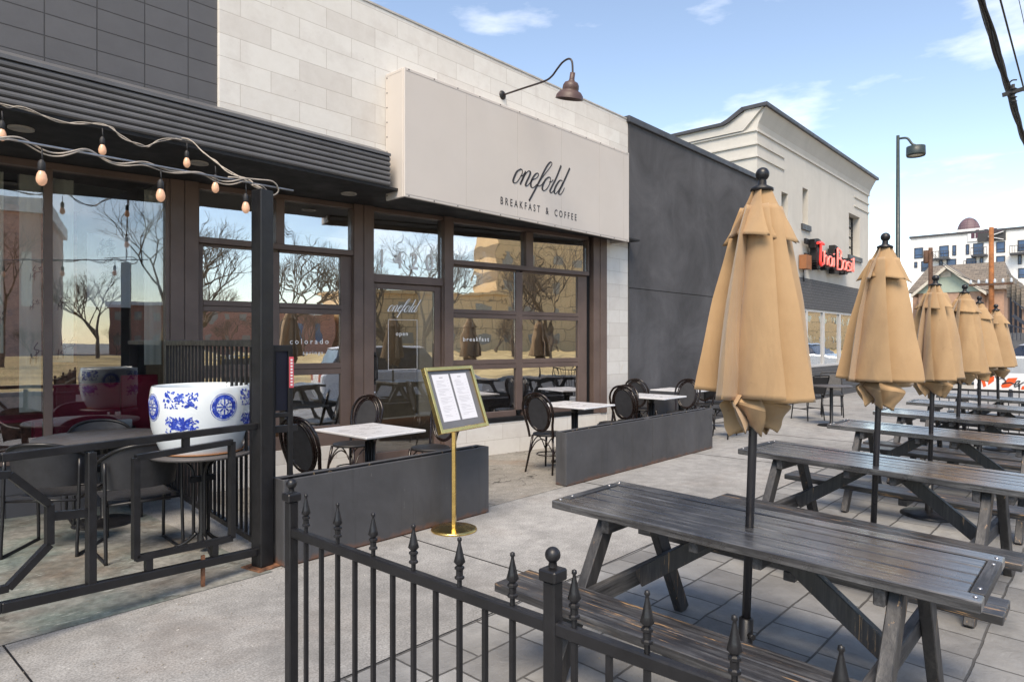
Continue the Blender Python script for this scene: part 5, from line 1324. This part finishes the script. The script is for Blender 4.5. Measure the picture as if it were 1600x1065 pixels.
mb = MB(); q = onX(1478, 426, HX+.45); mb.box(HX+.42, HX+.5, q.y-.45, q.y+.45, q.z-.4, q.z+.4); mb.build('gable_vent', trimcream, hs, True)
# main hipped roof behind
mR0 = onX(1452, 416, HX+8); mR1 = onX(1570, 421, HX+8); e0 = onX(1416, 458, HX+3); e1 = onX(1578, 455, HX+3)
mb = MB(); v = [(HX+3, e0.y, ez+.3), (HX+3, e1.y, ez+.3), (HX+8, mR1.y, mR0.z), (HX+8, mR0.y, mR0.z), (HX+13, e0.y, ez+.3), (HX+13, e1.y, ez+.3)]
mb.add(v, [(0, 1, 2, 3), (4, 3, 2, 5), (0, 3, 4), (1, 5, 2), (0, 4, 5, 1)]); mb.build('roof', shingle, hs, True)
mb = MB(); mb.box(HX+3.4, HX+12.5, e1.y+.5, e0.y-.5, 0, ez+.3); mb.build('wall', salmon, hs, True)
# row of shingled townhouse fronts
for k in range(4):
    px = 1573+k*7.5; py = 427+k*6; X = 62-k*1.0
    a = onX(px, py, X); b = onX(px+7, py, X); zb = onX(px, py+38, X).z
    t = empty('townhouse', (X+3, a.y, 0), label=['narrow shingled townhouse bay nearest the gabled house', 'second shingled townhouse bay from the gabled house', 'third shingled townhouse bay from the gabled house', 'last shingled townhouse bay at the right edge'][k], cat='house', group='row of shingled townhouse bays')
    mb = MB(); mb.prism([(a.y, zb), (a.y, a.z-.2), (a.y-.12, a.z), (b.y, a.z-.9), (b.y, zb)], 'x', X, X+3); mb.build('shingled_gable', shingle, t, True)
    mb = MB(); mb.box(X+.6, X+6, b.y-2, a.y, 0, zb); mb.build('wall', salmon, t, True)
    mb = MB(); mb.box(X, X+.12, b.y-.05, b.y+.1, 0, zb); mb.build('porch_post', framed, t, True)
mb = MB(); q0 = onX(1574, 520, 44); q1 = onX(1640, 520, 44); mb.box(44, 44.3, q1.y, q0.y, 0, q0.z); tag(mb.build('site_wall', greyconc), 'plain dark grey wall below the townhouses', 'wall')
st = empty('stair_rail', (43, q1.y, 0), label='dark metal stair rail in front of the grey wall', cat='railing')
mb = MB(); a = onX(1570, 505, 43); b = onX(1640, 525, 43); mb.bar(a, b, .06, .06)
for k in range(12): p = a.lerp(b, k/11); mb.box(p.x-.02, p.x+.02, p.y-.02, p.y+.02, 1.6, p.z)
mb.build('rail', framed, st, True)
mb = MB(); a = onX(1583, 470, 58); b = onX(1640, 510, 58); mb.bar(a, b, .08, .08); mb.bar(a-Vector((0, 0, 1.0)), b-Vector((0, 0, 1.0)), .5, .2); mb.build('stair_flight', framed, st, True)

# far barrier banner and cars
def car(name, paint, loc, rz, label, suv=True):
    o = empty(name, loc, rz, label, 'car'); L2 = 2.3; W2 = .92; H = 1.68 if suv else 1.45
    side = [(-L2, .45), (-L2, .95), (-L2+.15, 1.05), (L2-1.35, 1.05), (L2-.25, .92), (L2, .75), (L2+.02, .35), (L2-.2, .28), (-L2+.1, .28)]
    mb = MB(); n = len(side); vs = []
    for y, k in ((-W2, .985), (-W2+.06, 1.0), (W2-.06, 1.0), (W2, .985)):
        vs += [(x*k if abs(y) < W2 else x*.985, y, z if abs(y) < W2 else .28+(z-.28)*.95) for x, z in side]
    mb.add(vs, [tuple(range(n)), tuple(range(4*n-1, 3*n-1, -1))]+[(r*n+i, r*n+(i+1) % n, (r+1)*n+(i+1) % n, (r+1)*n+i) for r in range(3) for i in range(n)], False)
    mb.build('body', paint, o, bevel=.03)
    g_ = [(-L2+.12, 1.04), (-L2+.45, H-.04), (-.2, H), (.55, H-.06), (L2-1.25, 1.04)]
    mb = MB(); m = len(g_); vs = [(x, -W2+.07, z) if z < 1.1 else (x, -W2+.2, z) for x, z in g_]+[(x, W2-.07, z) if z < 1.1 else (x, W2-.2, z) for x, z in g_]
    mb.add(vs, [tuple(range(m)), tuple(range(2*m-1, m-1, -1))]+[(i, i+m, i+m+1, i+1) for i in range(m-1)]+[(m-1, 2*m-1, m, 0)]); mb.build('window', carglass, o, bevel=.02)
    mb = MB(); mb.add([(-L2+.42, -W2+.22, H-.02), (.57, -W2+.22, H-.04), (.57, W2-.22, H-.04), (-L2+.42, W2-.22, H-.02), (-L2+.5, -W2+.3, H+.02), (.4, -W2+.3, H+.02), (.4, W2-.3, H+.02), (-L2+.5, W2-.3, H+.02)], [(4,5,6,7),(0,1,5,4),(1,2,6,5),(2,3,7,6),(3,0,4,7),(3,2,1,0)]); mb.build('roof', paint, o)
    for x in (-1.38, 1.42):
        for y in (-1, 1):
            mb = MB(); mb.lathe([(.2, -.1), (.33, -.1), (.345, -.07), (.345, .07), (.33, .1), (.2, .1)], (x, y*(W2-.1), .345), 24, axis=(0, 1, 0)); w_ = mb.build('wheel', tyre, o)
            mb = MB(); mb.lathe([(.001, .09), (.06, .1), (.08, .085), (.2, .1), (.215, .09)], (x, y*(W2-.1), .345), 20, axis=(0, y, 0)); mb.build('rim', chrome, w_)
    for y in (-.65, .65):
        mb = MB(); mb.box(L2-.12, L2+.01, y-.17, y+.17, .68, .80); mb.build('headlight', chrome, o, bevel=.02)
        mb = MB(); mb.box(-L2-.012, -L2+.05, y-.14, y+.14, .72, .98); mb.build('tail_light', redl, o, bevel=.02)
    return o
car('parked_car', carwhite, (9.0, -4.0, -.28), R(3), 'white parked car at the kerb across from the cafe door, seen in the glass')
car('parked_car', carsilver, (29.5, 2.0, .0), R(96), 'silver car parked beyond the orange and white barrier banner', suv=False)
bp = empty('barrier_banner', (21, 2.2, 0), label='white barrier with bold orange shapes beyond the far iron fence', cat='barrier')
pa = onX(1522, 577, 21); pb = onX(1640, 577, 21); z1 = CAMH-(583-533)/FPX*21/1.24; z0 = CAMH-(609-533)/FPX*21/1.24
mb = MB(); mb.box(21, 21.05, pb.y, pa.y, z0, z1); mb.build('panel', whitep, bp, True)
mb = MB()
def tri(pts): mb.add([(20.995-.0, onX(x, 533, 21).y, z0+(z1-z0)*t) for x, t in pts]+[(20.999, onX(x, 533, 21).y, z0+(z1-z0)*t) for x, t in pts], [tuple(range(len(pts))), tuple(range(2*len(pts)-1, len(pts)-1, -1))]+[(i, len(pts)+i, len(pts)+(i+1) % len(pts), (i+1) % len(pts)) for i in range(len(pts))])
tri([(1529, .95), (1536, .95), (1541, .2), (1537, .1)]); tri([(1544, .75), (1554, .8), (1553, .5), (1544, .25)]); tri([(1564, .25), (1575, .7), (1590, .75), (1586, .45), (1576, .15), (1566, .1)]); tri([(1595, .05), (1597, .25), (1603, .3), (1603, .05)])
mb.build('orange_shape', orangeb, bp, True)
mb = MB(); mb.tube(smooth_pts([(20.99, onX(x, 533, 21).y, z0+(z1-z0)*t) for x, t in ((1559, .6), (1566, .7), (1572, .5), (1566, .35), (1578, .45), (1588, .35), (1594, .55), (1588, .5), (1586, .2), (1600, .5))], 4), .012, 5); mb.build('scribble', ink, bp, True)
mb = MB()
for y in (pa.y-.1, (pa.y+pb.y)/2, pb.y+.1): mb.box(20.9, 21.2, y-.03, y+.03, 0, z0+.02); 
mb.build('foot', framed, bp, True)

# ------------------------------------------------------------ things inside the shop window
def bn_(name, s0, s1, z0, z1, o, mat, label, cat='banner', group=None, skew=0):
    e = empty(name, SF((s0+s1)/2, o, z0), label=label, cat=cat, group=group)
    mb = MB(T=SF); n = 8; vs = []
    for i in range(n+1):
        s = s0+(s1-s0)*i/n
        for z in (z0, z1): vs.append((s, o+.01*math.sin(i*1.9), z+skew*i/n))
    vs += [(a, b-.002, c) for a, b, c in vs]
    m = 2*(n+1); f = [(2*i, 2*i+2, 2*i+3, 2*i+1) for i in range(n)]+[(m+2*i, m+2*i+1, m+2*i+3, m+2*i+2) for i in range(n)]
    mb.add(vs, f, True); mb.build('cloth', mat, e, True); return e
S_ = lambda px, py: onP(px, py, P0, TT)
def strip(px0, px1, yb, o, label):
    a = S_(px0, 300)[0]; b = S_(px1, 300)[0]; z0 = S_((px0+px1)/2, yb)[1]
    return bn_('cloth_banner', a, b, z0, 3.05, o, banner, label, group='pale cloth banners inside the shop window')
e1_ = strip(-8, 6, 552, -.12, 'pale cloth strip at the far left edge of the shop window')
e2_ = strip(31, 66, 645, -.12, 'longest pale cloth banner, left of the window mullion')
e3_ = strip(83, 117, 566, -.12, 'pale cloth banner just right of the window mullion')
e4_ = strip(229, 256, 570, -.12, 'pale cloth banner at the right end of the shop window')
def brush(strokes, e, s0, z1, k, w, o, mat):
    mb = MB()
    for st in strokes:
        pts = smooth_pts([(p[0], p[1], 0) for p in st], 4); n = len(pts); Ls = []; Rs = []
        for i, p in enumerate(pts):
            d = (pts[min(i+1, n-1)]-pts[max(0, i-1)]).normalized(); t = i/(n-1); ww = w*(.35+.65*math.sin(math.pi*min(1, t*.8+.15)))
            q = Vector((-d.y, d.x, 0)); Ls.append(p+q*ww/2); Rs.append(p-q*ww/2)
        vs = [SF(s0+a.x*k, o, z1-a.y*k) for a in Ls+Rs]; vs += [v+Vector((NN[0], NN[1], 0))*.001 for v in vs]
        mb.add(vs, [(i, i+1, n+i+1, n+i) for i in range(n-1)]+[(2*n+i, 3*n+i, 3*n+i+1, 2*n+i+1) for i in range(n-1)])
    mb.build('calligraphy', mat, e, True)
inkgrey = plain('brush_ink', (.02, .03, .07), .7, 0, .3)
# brush strokes traced from the hanging sheet (zoomed pixel offsets from 550,405; 3.55 px per photo pixel)
CAL = [[(35,15),(18,50),(40,62),(12,100),(40,95)],[(28,62),(26,130)],[(5,75),(0,135)],[(75,5),(60,45),(85,40),(70,75)],[(50,30),(98,20)],[(45,62),(100,52)],[(55,85),(104,72)],[(75,75),(70,120),(62,140)],[(55,100),(85,92),(100,118)],[(60,125),(95,135)],
 [(48,160),(35,185),(52,195),(72,175),(62,150),(88,160),(98,185),(75,200)],
 [(55,208),(80,200),(66,222)],[(20,245),(60,230),(102,236)],[(40,238),(30,262),(12,282)],[(62,240),(50,275),(25,315)],[(70,255),(95,262)],[(45,285),(38,320)],[(100,250),(78,278)],[(104,275),(72,305)],[(112,285),(85,318),(68,322)],[(10,318),(45,290)]]
sh0, shz1 = S_(139, 361); sh1, _z = S_(208, 370); shz0 = S_(139, 478)[1]
e5 = bn_('calligraphy_sheet', sh0, sh1, shz0, shz1, -.14, sheetm, 'white hanging sheet with large grey brush calligraphy inside the shop window', 'hanging sheet')
km = (sh1-sh0)/250.0
brush(CAL, e5, S_(155, 370)[0], S_(155, 366)[1], km, 11, -.125, inkgrey)
for e, px, lst in ((e2_, 48, ((410, .9), (465, .6), (530, 1.3))), (e3_, 92, ((460, .8), (525, 1.2))), (e1_, 0, ((480, .8),))):
    for y, sc_ in lst: brush(CAL[:6], e, S_(px, y)[0], S_(px, y)[1], km*sc_*.9, 6, -.105, inkgrey)
bo = empty('booth_seat', SF(.9, -.8, .06), label='maroon upholstered booth back behind the shop window', cat='booth')
mb = MB(T=SF); za, zb = S_(150, 574)[1], S_(150, 634)[1]
mb.box(.42, 1.32, -.75, -.62, .62, 1.12); mb.build('backrest', maroon, bo, True, bevel=.02)
mb = MB(T=SF); mb.box(1.0, 1.34, -.60, -.52, .62, 1.2); mb.build('side_panel', maroon, bo, True, bevel=.01)
b3 = empty('red_table', SF(.15, -.5, .06), label='low red painted table left of the mullion inside the shop', cat='table')
mb = MB(T=SF); mb.box(-.35, .36, -.85, -.3, .80, .83); mb.build('tabletop', maroon, b3, True, bevel=.008)
for a, b in ((-.28, -.36), (.26, -.36), (-.28, -.78), (.26, -.78)): mb = MB(T=SF); mb.box(a, a+.06, b, b+.06, .06, .80); mb.build('leg', maroon, b3, True)
b4 = empty('bar_stool', SF(.85, -.3, .06), label='dark round stool top with a red and white packet inside the shop', cat='stool')
mb = MB(); c = SF(.85, -.32, 0); mb.lathe([(.001, .70), (.24, .70), (.25, .68), (.24, .66), (.001, .66)], c, 28); mb.build('seat', iron, b4, True)
for k in range(4): a = k*1.57+.7; mb = MB(); mb.tube([c+Vector((.15*math.cos(a), .15*math.sin(a), .66)), c+Vector((.2*math.cos(a), .2*math.sin(a), .06))], .012, 6); mb.build('leg', iron, b4, True)
pk = empty('snack_packet', SF(.85, -.25, .70), label='small red and white triangle patterned packet on the stool', cat='packet')
mb = MB(T=SF); mb.box(.66, 1.05, -.3, -.22, .702, .775); mb.build('box', whitep, pk, True)
mb = MB(T=SF)
for s in (.66, .80): mb.add([(s, -.2185, .705), (s+.12, -.2185, .705), (s+.06, -.2185, .773), (s, -.2195, .705), (s+.12, -.2195, .705), (s+.06, -.2195, .773)], [(0, 1, 2), (5, 4, 3), (0, 3, 4, 1), (1, 4, 5, 2), (2, 5, 3, 0)])
mb.build('red_triangle', plain('red_print', (.6, .02, .02), .5), pk, True)

# ------------------------------------------------------------ across the street: sunlit park side, seen in the glass
def block(name, x0, x1, y0, y1, h, mat, label, corn, floors, cols, winmat=blueglass, cmat=whitestucco):
    o = empty(name, ((x0+x1)/2, (y0+y1)/2, 0), label=label, cat='building')
    mb = MB(); mb.box(x0, x1, y0, y1, -.3, h); mb.build('wall', mat, o, True)
    mb = MB(); mb.box(x0-.5, x1+.5, y0-.5, y1+.5, h, h+corn); mb.build('cornice', cmat, o, True)
    fw_ = (x1-x0)/cols; fh = h/floors; n = 0
    for i in range(cols):
        for j in range(floors):
            if n >= 95: break
            n += 1; mb = MB(); a = x0+fw_*(i+.25); mb.box(a, a+fw_*.36, y1-.02, y1+.06, fh*(j+.35), fh*(j+.72)); mb.build('window', winmat, o, True)
    return o
tanwin = plain('muted_window_glass', (.36, .33, .27), .3)
block('brick_tower', -40, -7, -100, -78, 16, salbrick, 'salmon brick block with white cornice across the park', 1.6, 1, 12, winmat=plain('pale_panel', (.85, .78, .66), .7))
block('brick_school', -1, 20, -108, -92, 6.5, redbrick, 'low red brick building across the park', .5, 2, 9, winmat=tanwin)
block('stone_hall', 24, 46, -76, -66, 7.5, goldblock, 'golden stone low wing across the park', .4, 2, 4, cmat=goldblock, winmat=tanwin)
block('stone_tower', 47, 80, -77, -70, 34, goldblock, 'tall golden stone tower across the park', .8, 9, 8, cmat=goldblock, winmat=tanwin)
block('yellow_terrace', 75, 190, -46, -30, 11, goldblock, 'long yellow building far down the street, seen in the restaurant windows', .5, 3, 14, cmat=whitestucco)
block('brick_store', 16, 23, -80, -68, 5, redbrick, 'small brick store across the park beside the golden wing', .4, 1, 3)
def tree_mesh(seed, big=1.0, kname='bare_tree'):
    rnd = random.Random(seed); tr_ = MB(); cr_ = MB()
    def grow(p, d, l, r, depth):
        if depth > 6 or r < .004: return
        pts = [p]; q = p; dd_ = d.copy(); k = 4 if depth < 3 else 3
        for i in range(k):
            dd_ = (dd_+Vector((rnd.uniform(-1, 1), rnd.uniform(-1, 1), rnd.uniform(-.5, .9)))*.16).normalized(); q = q+dd_*l/k; pts.append(q)
        (tr_ if depth < 1 else cr_).tube(pts, [r*(1-.35*i/k) for i in range(k+1)], 6 if depth < 2 else 3, caps=False)
        nb = 3 if depth < 5 else 2
        for i in range(nb+(1 if depth == 0 else 0)):
            ax = Vector((rnd.uniform(-1, 1), rnd.uniform(-1, 1), rnd.uniform(-.2, .5))).normalized()
            nd = (dd_+ax*rnd.uniform(.55, 1.0)).normalized(); st_ = pts[-1] if i < 2 else pts[-2]
            grow(st_, nd, l*rnd.uniform(.62, .82), r*.60, depth+1)
    grow(Vector((0, 0, -.3)), Vector((0, 0, 1)), 2.6*big, .17*big, 0)
    o = empty(kname, cat='tree'); tr_.build('trunk', barkm, o, fix=False); cr_.build('crown', barkm, o, fix=False); return o
TR = [tree_mesh(2), tree_mesh(9)]
tp = [(3.5, -20, 1.0), (9, -26, 1.1), (-4.5, -34, 1.0), (14, -19, .95), (20, -30, 1.15), (-12, -28, 1.2), (27, -24, 1.0), (-.5, -50, 1.1), (33, -40, 1.2), (6, -44, 1.0), (40, -30, 1.1)]
for k in range(26):
    tp.append((-30+k*4.3+random.uniform(-1.5, 1.5), random.uniform(-62, -52), random.uniform(.35, .8)))
for i, (x, y, s) in enumerate(tp):
    o = place(TR[i % 2], i > 1, (x, y, -.1), i*1.7, 'bare winter tree in the park across the street', 'bare trees in the park', scale=s)
